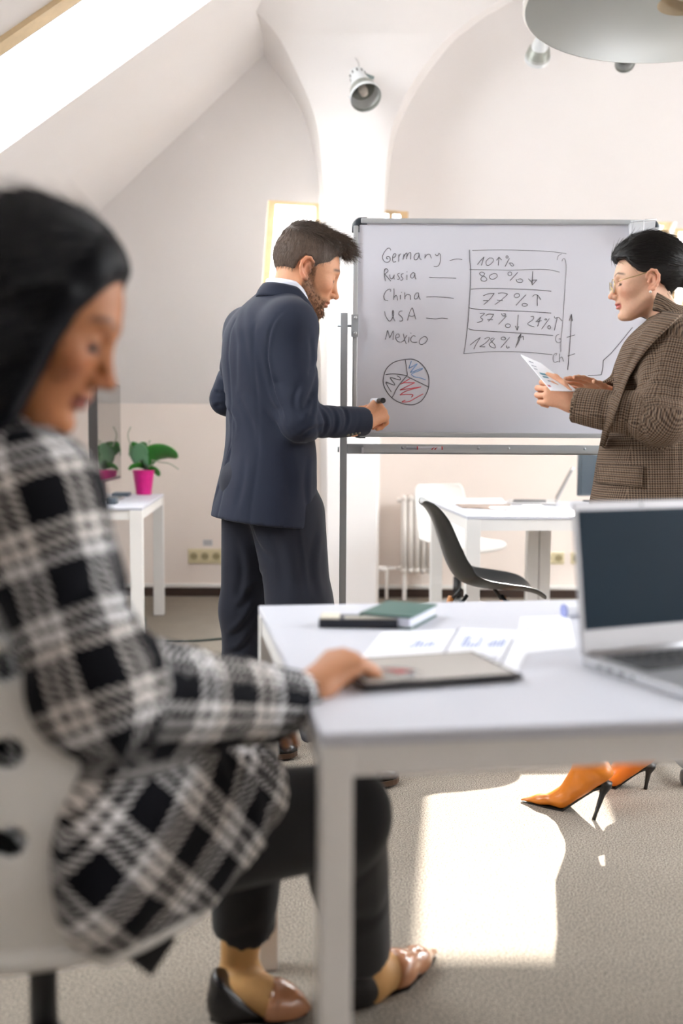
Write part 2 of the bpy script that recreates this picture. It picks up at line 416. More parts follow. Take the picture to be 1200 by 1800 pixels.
# black moulded shell chair
def shell_chair():
    Y0 = 4.12; c = at(845, 1040, Y0)
    root = empty('shell_chair', (c.x - .02, Y0, 0), 'black moulded shell chair with wooden legs beside the far desk', 'chair')
    prof = [(737, 884), (748, 893), (762, 918), (774, 955), (786, 990), (804, 1016), (834, 1028), (872, 1031), (910, 1033), (935, 1038), (946, 1044)]
    prof = catmull([at(x, y, Y0) for x, y in prof], 4)
    n = len(prof); rows = []
    for i, p in enumerate(prof):
        s = i / (n - 1)
        hw = np.interp(s, [0, .08, .3, .5, .7, .92, 1], [.13, .19, .215, .225, .235, .215, .15])
        lift = np.interp(s, [0, .2, .45, .6, .85, 1], [.02, .05, .075, .055, .03, .0])     # rim rises from the dish
        t = (prof[min(i + 1, n - 1)] - prof[max(i - 1, 0)]).normalized(); nrm = Vector((-t.z, 0, t.x)); 
        if nrm.x < 0 and nrm.z < 0: nrm = -nrm
        if nrm.z < -.2: nrm = -nrm
        rows.append([p + Vector((0, hw * k / 8, 0)) + nrm * (lift * abs(k / 8) ** 2.4) for k in range(-8, 9)])
    m = MB().grid(rows).build('shell', mat('black_shell', '#1c1f20', .32, spec=.6), root, solid=.007, smooth=True, sub=1)
    M_OAK = mat('oak_leg', '#b9793f', .45, noise=.12, nscale=18)
    zs = at(870, 1040, Y0).z - .012
    for a, b in ((-1, -1), (1, -1), (-1, 1), (1, 1)):
        cx, cy = c.x - .0, Y0
        MB().tube([(cx + a * .11, cy + b * .12, zs - .03), (cx + a * .21, cy + b * .2, 0)], [.015, .011], 10).build('leg', M_OAK, root, smooth=True)
        MB().tube([(cx + a * .07, cy + b * .09, zs + .01), (cx + a * .13, cy + b * .135, zs - .07)], .008, 8).build('bracket', M_BLACK, root, smooth=True)
    for b in (-1, 1):
        MB().tube([(c.x - .16, Y0 - b * .16, .22), (c.x + .14, Y0 + b * .15, zs - .05)], .005, 6).build('brace', M_BLACK, root, smooth=True)
shell_chair()

# white swivel chair with a perforated shell (two of them)
M_SHELL = mat('white_shell', '#e9e8e4', .42)
def swivel_chair(loc, face, label, seat_z, back_h=.42, s=1.0, pierced=False):
    """face: heading angle of the sitter"""
    root = empty('swivel_chair', loc, label, 'chair', None)
    R = Matrix.Rotation(face, 3, 'Z'); L = Vector(loc)
    P = lambda x, y, z: L + R @ Vector((x * s, y * s, z))
    prof = [(-.30, seat_z + back_h), (-.29, seat_z + back_h * .8), (-.27, seat_z + back_h * .55), (-.245, seat_z + back_h * .28), (-.205, seat_z + .045), (-.13, seat_z - .005), (0, seat_z - .015), (.14, seat_z - .01), (.21, seat_z - .015), (.235, seat_z - .035)]
    pr = catmull([(a, 0, b) for a, b in prof], 6); n = len(pr)
    NA = 40; rows = []
    for i, p in enumerate(pr):
        q = i / (n - 1)
        hw = np.interp(q, [0, .06, .2, .5, .8, .95, 1], [.16, .19, .205, .21, .225, .215, .18])
        fwd = np.interp(q, [0, .3, .45, .55, 1], [.075, .09, .06, 0, 0]); up = np.interp(q, [0, .4, .6, 1], [0, .01, .035, .02])
        rows.append([(p.x + fwd * abs(k) ** 2.2, hw * k, p.z + up * abs(k) ** 2.2) for k in np.linspace(-1, 1, NA + 1)])
    holes = []                                    # three columns of round holes in the back
    arr = np.array(rows)
    for hy in (-.14, 0., .14):
        for hz in (.09, .19, .29, .37):
            if pierced and hz < back_h - .03: holes.append((hy, seat_z + hz, .016 if hz < .37 else .013))
    mb = MB(); vs = [P(*p) for r_ in rows for p in r_]; fs = []
    for i in range(n - 1):
        for j in range(NA):
            cx, cy, cz = (arr[i, j] + arr[i + 1, j] + arr[i, j + 1] + arr[i + 1, j + 1]) / 4
            if cx < -.12 and any((cy - a) ** 2 + (cz - b) ** 2 < r_ * r_ for a, b, r_ in holes) : continue
            fs.append((i * (NA + 1) + j, i * (NA + 1) + j + 1, (i + 1) * (NA + 1) + j + 1, (i + 1) * (NA + 1) + j))
    mb.add(vs, fs).build('shell', M_SHELL, root, solid=.009, smooth=True)
    MB().tube([P(0, 0, .11), P(0, 0, .27)], .026, 16).build('pedestal_sleeve', M_BLACK, root, smooth=True)
    MB().tube([P(0, 0, .25), P(0, 0, seat_z - .02)], .016, 14).build('gas_lift', M_BLACK, root, smooth=True)
    MB().box(P(0, 0, seat_z - .035), (.2, .16, .025), face).build('seat_plate', M_BLACK, root, bevel=.004)
    for k in range(5):
        a = 2 * pi * k / 5 + .35
        MB().tube([P(.02 * cos(a), .02 * sin(a), .125), P(.15 * cos(a), .15 * sin(a), .10), P(.29 * cos(a), .29 * sin(a), .068)], [.024, .019, .014], 8).build('base_arm', mat('pale_metal', '#c9cac9', .3, .6), root, smooth=True)
        c = P(.29 * cos(a), .29 * sin(a), .027); t = R @ Vector((-sin(a), cos(a), 0))
        MB().lathe([(.0, -.022), (.022, -.022), (.027, -.016), (.027, .016), (.022, .022), (0, .022)], c, t, 16, cap=False).build('caster', M_BLACK, root, smooth=True)
    return root
pc = at(60, 1620, 1.33)
CH_P = Vector((-.40, 1.30, 0)); CH_H = radians(33)
def tub_chair():
    """bucket seat on a column: the shell wraps round the back and sides, with round holes"""
    root = empty('swivel_chair', CH_P, 'white perforated bucket chair the seated woman in plaid sits on', 'chair')
    zs = .475
    P = lambda r, a, z: CH_P + Vector((r * cos(CH_H + a), r * sin(CH_H + a), z))
    top = lambda d: float(np.interp(abs(d), [88, 91, 93, 96, 107, 116, 130, 180], [.10, .18, .25, .29, .365, .405, .44, .46])) + zs - .02
    A = [radians(a) for a in np.arange(-180, 181, 3)]
    NZ = 76; rows = []
    # wall of the bucket
    angs = np.concatenate([np.linspace(88, 272, 320)])
    W = []
    for k in range(NZ + 1):
        row = []
        for a in angs:
            d = a if a <= 180 else a - 360
            t = k / NZ; z0 = zs + .005; z1 = max(top(d), z0 + .05); z = z0 + (z1 - z0) * t
            r = .19 + .05 * min(1, (z - zs) / .10) ** .5
            r *= 1 + .05 * max(0, -cos(radians(d))) * (z - zs) / .4
            row.append(P(r, radians(d), z))
        W.append(row)
    holes = [(hd, zs + hz, .019) for hd in (-114, -143, -180, 143, 114) for hz in (.155, .255, .35)]
    vs = [p for r_ in W for p in r_]; nA = len(angs); fs = []
    for k in range(NZ):
        for j in range(nA - 1):
            a = (angs[j] + angs[j + 1]) / 2; d = a if a <= 180 else a - 360; z = (W[k][j].z + W[k + 1][j].z + W[k][j + 1].z + W[k + 1][j + 1].z) / 4
            if any((radians(min(abs(d - hd), 360 - abs(d - hd))) * .24) ** 2 + (z - hz) ** 2 < r_ * r_ for hd, hz, r_ in holes): continue
            fs.append((k * nA + j, k * nA + j + 1, (k + 1) * nA + j + 1, (k + 1) * nA + j))
    MB().add(vs, fs).build('shell', M_SHELL, root, solid=.010, smooth=True)
    seat = []
    for r, z in ((0, zs - .012), (.08, zs - .012), (.15, zs - .006), (.19, zs + .004), (.215, zs + .012), (.22, zs + .004), (.20, zs - .012)):
        seat.append([P(r * (1.1 if abs(a) < pi / 2 else 1), a, z) for a in A])
    MB().grid(seat).build('seat', M_SHELL, root, solid=.012, smooth=True)
    MB().lathe([(0, .10), (.034, .10), (.034, .235), (.027, .245), (.024, .27), (0, .27)], CH_P, n=20, cap=False).build('pedestal_sleeve', M_BLACK, root, smooth=True)
    MB().lathe([(0, .25), (.0185, .25), (.0185, zs - .02), (0, zs - .02)], CH_P, n=16, cap=False).build('gas_lift', M_BLACK, root, smooth=True)
    MB().box(CH_P + Vector((0, 0, zs - .032)), (.2, .16, .02), CH_H).build('seat_plate', M_BLACK, root, bevel=.004)
    pm = mat('pale_metal', '#c9cac9', .3, .6)
    for k in range(5):
        a = 2 * pi * k / 5 + radians(170)
        c_, s_ = cos(a), sin(a); Q = lambda r, z: CH_P + Vector((c_ * r, s_ * r, z))
        MB().tube([Q(.02, .125), Q(.15, .10), Q(.29, .068)], [.024, .019, .014], 8).build('base_arm', pm, root, smooth=True)
        MB().lathe([(.0, -.022), (.022, -.022), (.027, -.016), (.027, .016), (.022, .022), (0, .022)], Q(.29, .027), (-s_, c_, 0), 16, cap=False).build('caster', M_BLACK, root, smooth=True)
tub_chair()
swivel_chair((.69, 5.86, 0), radians(-62), 'white shell chair on a black column by the radiator', .47, .34, s=.92)

# ------------------------------------------------------------------ mobile whiteboard
YB = 3.43                                         # writing face
def whiteboard():
    tl, br = at(621, 384, YB), at(1147, 771, YB)
    x0, x1, z0, z1 = tl.x, br.x, br.z, tl.z
    root = empty('whiteboard', ((x0 + x1) / 2, YB, 0), 'white mobile whiteboard on a grey steel stand covered in handwriting', 'whiteboard')
    W = mat('board_enamel', '#dadbe5', .38, spec=.4)
    fr = .017
    MB().box(((x0 + x1) / 2, YB + .008, (z0 + z1) / 2), (x1 - x0 - fr, .016, z1 - z0 - fr)).build('panel', W, root)
    for c, sz in ((((x0 + x1) / 2, YB + .004, z1 - fr / 2), (x1 - x0 - .05, .03, fr)), (((x0 + x1) / 2, YB + .004, z0 + fr / 2), (x1 - x0 - .05, .03, fr)),
                  ((x0 + fr / 2, YB + .004, (z0 + z1) / 2), (fr, .03, z1 - z0 - .05)), ((x1 - fr / 2, YB + .004, (z0 + z1) / 2), (fr, .03, z1 - z0 - .05))):
        MB().box(c, sz).build('frame_bar', M_ALU, root, bevel=.004)
    MC = mat('corner_plastic', '#2c353d', .4)
    for sx, cx in ((1, x0), (-1, x1)):
        for sz, cz in ((-1, z1), (1, z0)):
            # quarter-round corner sweep
            pts = [(cx + sx * fr / 2, YB + .004, cz + sz * .046), (cx + sx * fr / 2, YB + .004, cz + sz * .026)]
            pts += [(cx + sx * (.026 - (.026 - fr / 2) * cos(a)), YB + .004, cz + sz * (.026 - (.026 - fr / 2) * sin(a))) for a in np.linspace(0, pi / 2, 6)]
            pts += [(cx + sx * .046, YB + .004, cz + sz * fr / 2)]
            MB().tube(pts, .0135, 8).build('corner_cap', MC, root, smooth=True)
    pl, prr = x0 - .029, x1 + .029
    zt = at(607, 550, YB).z
    for px in (pl, prr):
        MB().box((px, YB + .005, (zt + .06) / 2), (.024, .024, zt - .06)).build('post', M_GREYSTEEL, root, bevel=.002)
        s = 1 if px == pl else -1
        zb = at(622, 573, YB).z
        hp = MB().box((px + s * .036, YB - .014, zb), (.024, .004, .075)).build('hinge_plate', M_GREYSTEEL, root, bevel=.001)
        for dz in (-.026, .026):
            MB().lathe([(0, .005), (.004, .0045), (.006, .002), (.006, 0)], (px + s * .038, YB - .016, zb + dz), (0, -1, 0), 12, cap=False).build('screw', M_ALU, hp, smooth=True)
        MB().lathe([(0, -.022), (.004, -.022), (.004, .036), (0, .036)], (px, YB + .0, zb), (s, 0, 0), 10, cap=False).build('pivot_bolt', M_GREYSTEEL, root, smooth=True)
        MB().lathe([(0, -.02), (.009, -.02), (.009, -.014), (.0, -.014)], (px, YB, at(600, 790, YB).z), (s, 0, 0), 10, cap=False).build('bolt', M_GREYSTEEL, root, smooth=True)
        f = MB().box((px, YB - .01, .058), (.03, .74, .03)).build('foot', M_GREYSTEEL, root, bevel=.003)
        for dy in (-.36, .34):
            cy = YB - .01 + dy
            cs = MB().box((px + s * .0, cy, .066), (.016, .03, .05)).build('caster_fork', M_BLACK, root, bevel=.002)
            for dx in (-.019, .019):
                MB().lathe([(0, -.010), (.016, -.010), (.024, -.007), (.026, -.003), (.026, .006), (.018, .009), (0, .009)], (px + dx, cy - .012, .026), (1, 0, 0), 20, cap=False).build('wheel', M_BLACK if dx * s < 0 else mat('wheel_grey', '#55575a', .3, .2), cs, smooth=True)
    zc = at(800, 790, YB).z
    MB().box(((pl + prr) / 2, YB + .006, zc), (prr - pl - .024, .02, .034)).build('cross_bar', M_GREYSTEEL, root, bevel=.002)
    MB().box(((pl + prr) / 2, YB + .006, .115), (prr - pl - .024, .02, .03)).build('cross_bar', M_GREYSTEEL, root, bevel=.002)
    xa, xb = at(638, 785, YB).x, prr - .06
    tr = MB().box(((xa + xb) / 2, YB - .008, zc + .003), (xb - xa, .004, .024)).box(((xa + xb) / 2, YB - .038, zc - .0095), (xb - xa, .06, .003)).box(((xa + xb) / 2, YB - .0675, zc - .006), (xb - xa, .003, .01))
    t = tr.build('tray', M_ALU, root)
    for px in (707, 840, 893, 1026):
        q = at(px, 787, YB)
        MB().lathe([(0, .004), (.0035, .0035), (.005, .001), (.005, 0)], (q.x, YB - .010, zc + .005), (0, -1, 0), 10, cap=False).build('screw', M_ALU, t, smooth=True)
    q = at(637, 789, YB)
    MB().box((xa - .003, YB - .035, zc - .004), (.008, .066, .02)).build('tray_end_cap', mat('clear_white_plastic', '#e8eaf0', .25), t, bevel=.002)
    # ---- handwriting
    def C(ox, oy, sc, pts, m): return [at(ox + x / sc, oy + y / sc, YB - .0006) for x, y in (pts if len(pts) < 3 else [(p.x, p.y) for p in catmull([(a, b, 0) for a, b in pts], 4)])]
    def ell(cx, cy, rx, ry, n=12): return [(cx + rx * cos(2 * pi * k / n + 1), cy + ry * sin(2 * pi * k / n + 1)) for k in range(n + 1)]
    INK = mat('marker_black', '#4d4d55', .6); BLUE = mat('marker_blue', '#7fa6d4', .6); RED = mat('marker_red', '#dc5a66', .6); FADE = mat('marker_black_faded', '#8b8b92', .6)
    def write(name, m, sets, r=.00095):
        mb = MB()
        for ox, oy, sc, strokes in sets:
            for st in strokes: mb.tube(C(ox, oy, sc, st, m), r, 5)
        mb.build(name, m, root, smooth=True)
    A = (660, 420, 7.5)
    write('word', INK, [(*A, [[(200,150),(185,122),(150,130),(105,190),(90,250),(120,300),(165,305),(192,275),(180,235),(150,232),(143,258),(165,262)],
        [(225,250),(255,235),(268,205),(250,192),(228,215),(222,265),(232,305),(268,298)], [(305,205),(304,250),(303,300)], [(303,250),(318,205),(335,200)],
        [(375,200),(360,272)], [(365,245),(395,195),(412,190),(405,265)], [(408,240),(435,190),(462,185),(460,270)],
        [(570,185),(530,195),(505,235),(515,272),(545,270),(570,225),(572,190),(580,250),(603,275)], [(652,200),(648,255)], [(650,240),(680,205),(715,205),(725,230),(735,255)],
        [(785,200),(800,220),(820,215),(835,185)], [(835,188),(855,215),(852,290),(835,345),(800,365),(765,360)]])])
    write('word', INK, [(*A, [[(125,400),(112,430),(118,500),(130,555)], [(112,425),(125,395),(155,400),(160,430),(120,462)], [(120,462),(160,510),(200,555)],
        [(185,470),(190,510),(215,525),(245,480)], [(245,470),(240,520),(250,530)], [(315,450),(290,465),(300,495),(318,515),(300,535),(285,530)],
        [(365,455),(338,468),(340,495),(358,520),(345,545),(325,540)], [(412,475),(412,540)], [(410,430),(416,438)],
        [(520,455),(490,445),(462,475),(465,510),(490,515),(512,480),(518,455),(520,500),(532,530)]])])
    write('word', INK, [(*A, [[(195,695),(200,675),(180,662),(140,685),(112,735),(108,770),(125,805),(165,815)], [(240,655),(242,720),(236,800)], [(240,775),(262,745),(280,755),(288,812)],
        [(325,740),(325,795)], [(338,700),(344,706)], [(385,705),(385,795)], [(388,760),(420,730),(455,745),(460,800)], [(570,715),(540,712),(515,745),(512,785),(540,790),(565,755),(568,720),(572,770),(590,800)]])])
    B = (660, 520, 7.5)
    write('word', INK, [(*B, [[(118,205),(130,260),(165,320),(195,330),(235,260),(235,200),(222,200),(225,260),(255,335)], [(352,200),(320,205),(305,240),(345,280),(355,320),(330,335),(315,328)],
        [(420,325),(445,230),(475,165),(490,170),(510,240),(530,310)], [(440,262),(480,272),(515,255)]])])
    write('word', INK, [(*B, [[(128,575),(145,510),(160,455),(180,540),(190,545),(235,460),(228,580)], [(270,555),(310,540),(305,505),(275,510),(262,550),(285,595),(320,610)],
        [(365,500),(385,580),(405,635)], [(410,520),(370,590),(330,612)], [(440,545),(435,615)], [(462,488),(466,496)], [(525,535),(495,525),(465,560),(470,600),(510,615),(548,610)],
        [(640,535),(590,570),(575,620),(605,642),(655,620),(682,575),(665,540),(635,537)]])])
    for q, st in ((A, [(975,287),(1030,270),(1085,264),(1140,272)]), (A, [(705,505),(780,512),(900,513),(1060,518)]), (B, [(670,15),(780,12),(920,20),(1030,35)]), (B, [(668,293),(740,300),(800,303),(870,293),(950,302)])):
        write('dash', INK, [(*q, [st])], .0009)
    Cc = (810, 430, 6); D = (810, 530, 6)
    write('ruled_box', FADE, [(*Cc, [[(120,62),(400,55),(700,62),(950,73),(1110,95)], [(1015,160),(1025,120),(1060,98)], [(90,262),(300,265),(550,268),(800,260),(930,265),(1040,290)]]),
        (*Cc, [[(1065,175),(1075,152),(1095,155),(1110,240),(1100,400),(1087,610),(1070,850),(1055,1000),(1052,1130)]]), (*D, [[(28,550),(180,538),(400,527),(700,535),(960,560)]])])
    write('ruled_box', INK, [(*Cc, [[(90,55),(92,150),(102,260),(100,400),(88,600),(75,800),(50,1020),(28,1150)], [(105,470),(250,462),(500,466),(750,475),(950,492)]]),
        (*D, [[(80,62),(120,75),(250,85),(500,98),(700,105),(950,122)], [(78,280),(110,298),(250,310),(500,325),(700,338),(970,358)]])], .001)
    write('figures', INK, [(*Cc, [[(172,210),(215,160),(243,130)], [(243,130),(215,218)], [(300,140),(265,175),(270,215),(300,215),(340,175),(335,145),(300,140)], [(392,218),(400,135)], [(375,165),(400,132)], [(400,132),(428,162)],
        ell(485,130,12,12), [(510,145),(465,230)], [(505,195),(535,195),(555,215),(540,228),(520,210),(515,192)]])])
    write('figures', INK, [(*Cc, [[(245,300),(215,290),(195,305),(215,325),(255,340),(272,370),(250,385),(215,378),(212,350),(240,325),(250,300)],
        [(345,305),(305,325),(305,355),(340,365),(380,340),(375,310),(345,303)], ell(515,308,20,20), [(597,293),(518,378)], [(580,365),(595,395),(640,398),(650,375),(625,360),(595,370)]])])
    write('arrow', INK, [(*Cc, [[(757,280),(750,425)], [(710,360),(745,395)], [(745,395),(752,425)], [(752,425),(800,372)], [(800,372),(745,375)]])])
    write('figures', INK, [(*Cc, [[(235,540),(290,518),(350,515)], [(350,515),(295,585),(240,632)], [(235,590),(285,590)], [(392,515),(440,508),(492,522)], [(492,522),(430,580),(358,632)], [(380,585),(440,590)],
        [(560,545),(575,520),(610,520),(615,545),(585,560),(560,548)], [(682,530),(580,640)], ell(672,635,28,15), [(805,645),(805,535)], [(755,550),(775,530),(810,535),(842,580)]])])
    write('figures', INK, [(*D, [[(200,125),(250,125),(205,165),(228,185),(215,210),(170,220)], [(262,150),(290,132),(345,135)], [(345,135),(320,175),(290,208)], [(278,190),(335,190)],
        [(425,125),(440,150),(465,150),(470,130),(445,130)], [(478,152),(397,240)], ell(495,255,26,20)])])
    write('arrow', INK, [(*D, [[(603,140),(592,305)], [(572,258),(592,305)], [(592,305),(608,262)]])])
    write('figures', INK, [(*D, [[(735,160),(765,158),(760,190),(705,230),(720,250),(772,268)], [(790,215),(840,165)], [(840,165),(808,262)], [(805,215),(850,200)], [(880,190),(895,180),(905,192),(888,196)], [(930,180),(850,290)], ell(930,272,15,18),
        [(985,305),(1015,170)], [(985,155),(990,175),(1030,168),(1065,205)]])])
    write('figures', INK, [(*D, [[(98,458),(150,415),(205,378)], [(205,378),(165,440),(135,500)], [(248,395),(285,378),(300,392),(255,440),(195,475)], [(195,475),(255,478)],
        [(345,385),(315,395),(320,420),(355,455),(360,490),(320,480),(298,450),(325,425),(355,390)], ell(447,390,24,16), [(512,378),(420,488)], [(478,465),(485,490),(510,485),(500,475)],
        [(575,485),(605,400),(632,340)], [(600,385),(632,345),(615,410),(580,470)], [(628,380),(655,365),(660,405)]])])
    write('axis_letter', FADE, [(*D, [[(1035,345),(1005,360),(1000,410),(1025,435),(1055,420),(1050,395),(1030,395)]])])
    write('axis_letter', FADE, [(*D, [[(1000,570),(1010,548),(985,555),(970,600),(985,640),(1020,630)], [(1040,550),(1035,640)], [(1040,600),(1065,585),(1080,630)]])])
    write('line_graph', INK, [(*D, [[(1165,135),(1155,350),(1140,550),(1125,720)], [(1140,200),(1165,135)], [(1165,135),(1175,205)], [(1115,378),(1200,352)], [(1125,575),(1200,550)]]),
        (1020, 370, 5.807, [[(75,1685),(210,1678)], [(210,1678),(228,1610),(232,1530)], [(232,1530),(310,1460)], [(310,1460),(420,1330),(530,1195)]])], .001)
    Pp = (660, 620, 10.909)
    write('pie_chart', INK, [(*Pp, [[(570,130),(700,125),(830,175),(950,300),(1020,480),(1005,700),(900,900),(780,980),(660,1000),(500,970),(350,895),(230,770),(155,620),(150,480),(200,320),(320,200),(450,150),(570,130)],
        [(570,140),(590,280),(610,435)], [(190,420),(320,405),(450,415),(610,440)], [(600,440),(480,580),(390,710),(350,800),(315,855)], [(610,455),(800,550),(1025,660)]])], .0013)
    write('pie_scribble', INK, [(*Pp, [[(405,440),(460,470),(480,515),(430,515),(300,475),(285,490),(330,550),(365,610),(340,615),(210,565),(200,580),(240,660),(300,750)]])], .0012)
    write('pie_scribble', BLUE, [(*Pp, [[(685,160),(635,300)], [(635,300),(800,210)], [(800,210),(665,380)], [(665,380),(885,300),(870,330),(700,400),(705,435),(760,465),(850,480),(960,520)]])], .0015)
    write('pie_scribble', RED, [(*Pp, [[(655,500),(475,605)], [(475,605),(560,575),(750,575)], [(750,575),(465,715)], [(465,715),(870,655)], [(870,655),(600,730),(465,810)], [(465,810),(560,800),(690,800),(715,820),(685,855)], [(570,915),(500,945),(640,935),(760,870),(910,790)]])], .0015)
    # marker lying in the tray
    a, b = at(714, 787, YB - .03), at(778, 788, YB - .03); zc2 = zc + .0015
    mk = empty('marker', ((a.x + b.x) / 2, YB - .03, zc - .008), 'red and white board marker lying in the whiteboard tray', 'marker')
    MB().tube([(a.x, YB - .03, zc2), (a.x + .035, YB - .03, zc2)], .0078, 14).build('cap', mat('marker_grey', '#aeb2bb', .35), mk, smooth=False)
    MB().tube([(a.x + .036, YB - .03, zc2), (b.x, YB - .03, zc2)], .0085, 14).build('barrel', mat('marker_white', '#dcdde4', .35), mk)
    MR = mat('marker_print', '#c8242c', .4)
    for xx, w in ((.036, .003), (b.x - a.x - .005, .004)): MB().tube([(a.x + xx, YB - .03, zc2), (a.x + xx + w, YB - .03, zc2)], .0089, 14).build('ring', MR, mk)
    for k in range(2):
        x = b.x - .034 + k * .010
        MB().add([(x + dx * .6, YB - .0389, zc2 + dz) for dx, dz in ((-.012, -.004), (-.006, .002), (.004, .005), (.010, .005), (.002, .002), (-.004, -.004))], [(0, 1, 2, 3, 4, 5)]).build('stripe', MR, mk)
    # clear plastic pocket hung on the upper right corner
    q0, q1 = at(1106, 410, YB - .02), at(1146, 390, YB - .02)
    cl = empty('plastic_pocket', ((q0.x + q1.x) / 2, YB - .02, q0.z), 'clear plastic pocket hanging on the upper right corner of the whiteboard', 'holder')
    M_CL = bpy.data.materials.new('clear_plastic'); M_CL.use_nodes = True
    pb = M_CL.node_tree.nodes['Principled BSDF']; pb.inputs['Base Color'].default_value = (.92, .94, .97, 1); pb.inputs['Roughness'].default_value = .12; pb.inputs['Alpha'].default_value = .45
    zt2 = q1.z
    MB().hexa([(q0.x, YB - .014, zt2 - .06), (q1.x, YB - .014, zt2 - .06), (q1.x, YB - .046, zt2 - .06), (q0.x, YB - .046, zt2 - .06)],
              [(q0.x - .004, YB - .014, zt2 - .006), (q1.x + .002, YB - .014, zt2), (q1.x + .004, YB - .052, zt2), (q0.x - .006, YB - .052, zt2 - .008)]).build('pocket', M_CL, cl, bevel=.006)
    MB().tube([(q0.x - .005, YB - .05, zt2 - .006), (q1.x + .004, YB - .05, zt2 + .001), (q1.x + .002, YB - .014, zt2 + .001)], .003, 8).build('rim', mat('pocket_rim', '#f2f4f8', .2), cl, smooth=True)
    MB().tube([((q0.x + q1.x) / 2, YB - .051, zt2), ((q0.x + q1.x) / 2, YB - .048, zt2 - .055)], .0022, 6).build('rib', mat('pocket_rim', '#f2f4f8', .2), cl)
whiteboard()

# ------------------------------------------------------------------ things on the near desk
T = .74
M_PAPER = mat('paper', '#f3f5fb', .7)
def oriented(p, U, V):                                   # local frame on a table top
    U = Vector(U).normalized(); V = Vector(V).normalized(); Z = U.cross(V)
    return lambda a, b, c=0: Vector(p) + U * a + V * b + Z * c
def sheet(name, label, corners, z, marks=(), th=.0006, group=None, parts=()):
    q = [Vector((p[0], p[1], z)) for p in corners]
    root = empty(name, sum(q, Vector()) / 4, label, 'paper', group)
    MB().hexa(q, [p + Vector((0, 0, th)) for p in q]).build('sheet', M_PAPER, root)
    P = lambda s, t: q[0].lerp(q[1], s).lerp(q[3].lerp(q[2], s), t) + Vector((0, 0, th + .0003))
    for nm, m, (s0, s1, t0, t1) in marks:
        MB().add([P(s0, t0), P(s1, t0), P(s1, t1), P(s0, t1)], [(0, 1, 2, 3)]).build(nm, m, root)
    return root
M_PR1 = mat('print_blue', '#6f83b8', .7); M_PR2 = mat('print_grey', '#7a7d96', .7); M_PR3 = mat('print_dark', '#5c5f78', .7)
def bars(s0, s1, t0, t1, n, m, seed):
    r = random.Random(seed); out = []
    for i in range(n):
        a = s0 + (s1 - s0) * i / n; out.append(('printed_bar', m, (a, a + (s1 - s0) / n * .6, t0, t0 + (t1 - t0) * r.uniform(.3, 1))))
    return out
def lines(s0, s1, t0, t1, n, m):
    return [('printed_line', m, (s0, s0 + (s1 - s0) * (.7 if i == n - 1 else 1), t0 + (t1 - t0) * i / n, t0 + (t1 - t0) * i / n + .022)) for i in range(n)]
def Q(*pts): return [atz(x, y, T) for x, y in pts]
sheet('paper_sheet', 'printed chart sheet lying flat under the black tablet, left of two', Q((590, 1215), (750, 1195), (800, 1108), (672, 1112)), T + .0005, bars(.5, .85, .62, .8, 6, M_PR1, 1) + lines(.1, .9, .2, .5, 5, M_PR2))
sheet('paper_sheet', 'printed chart sheet with a dark left edge beside the tablet, nearest the laptop', Q((745, 1205), (905, 1190), (943, 1112), (806, 1106)), T + .0012, [('printed_edge', M_PR3, (0, .02, 0, 1)), ('printed_edge', M_PR3, (.74, .77, .1, .8))] + bars(.15, .4, .6, .85, 5, M_PR1, 2) + bars(.48, .7, .6, .85, 5, M_PR1, 3) + lines(.1, .7, .2, .5, 5, M_PR2))
sheet('paper_sheet', 'blank white sheet in front of the paper roll by the laptop', Q((905, 1150), (1012, 1140), (1000, 1082), (915, 1086)), T + .0005, lines(.1, .5, .5, .8, 4, M_PR2))
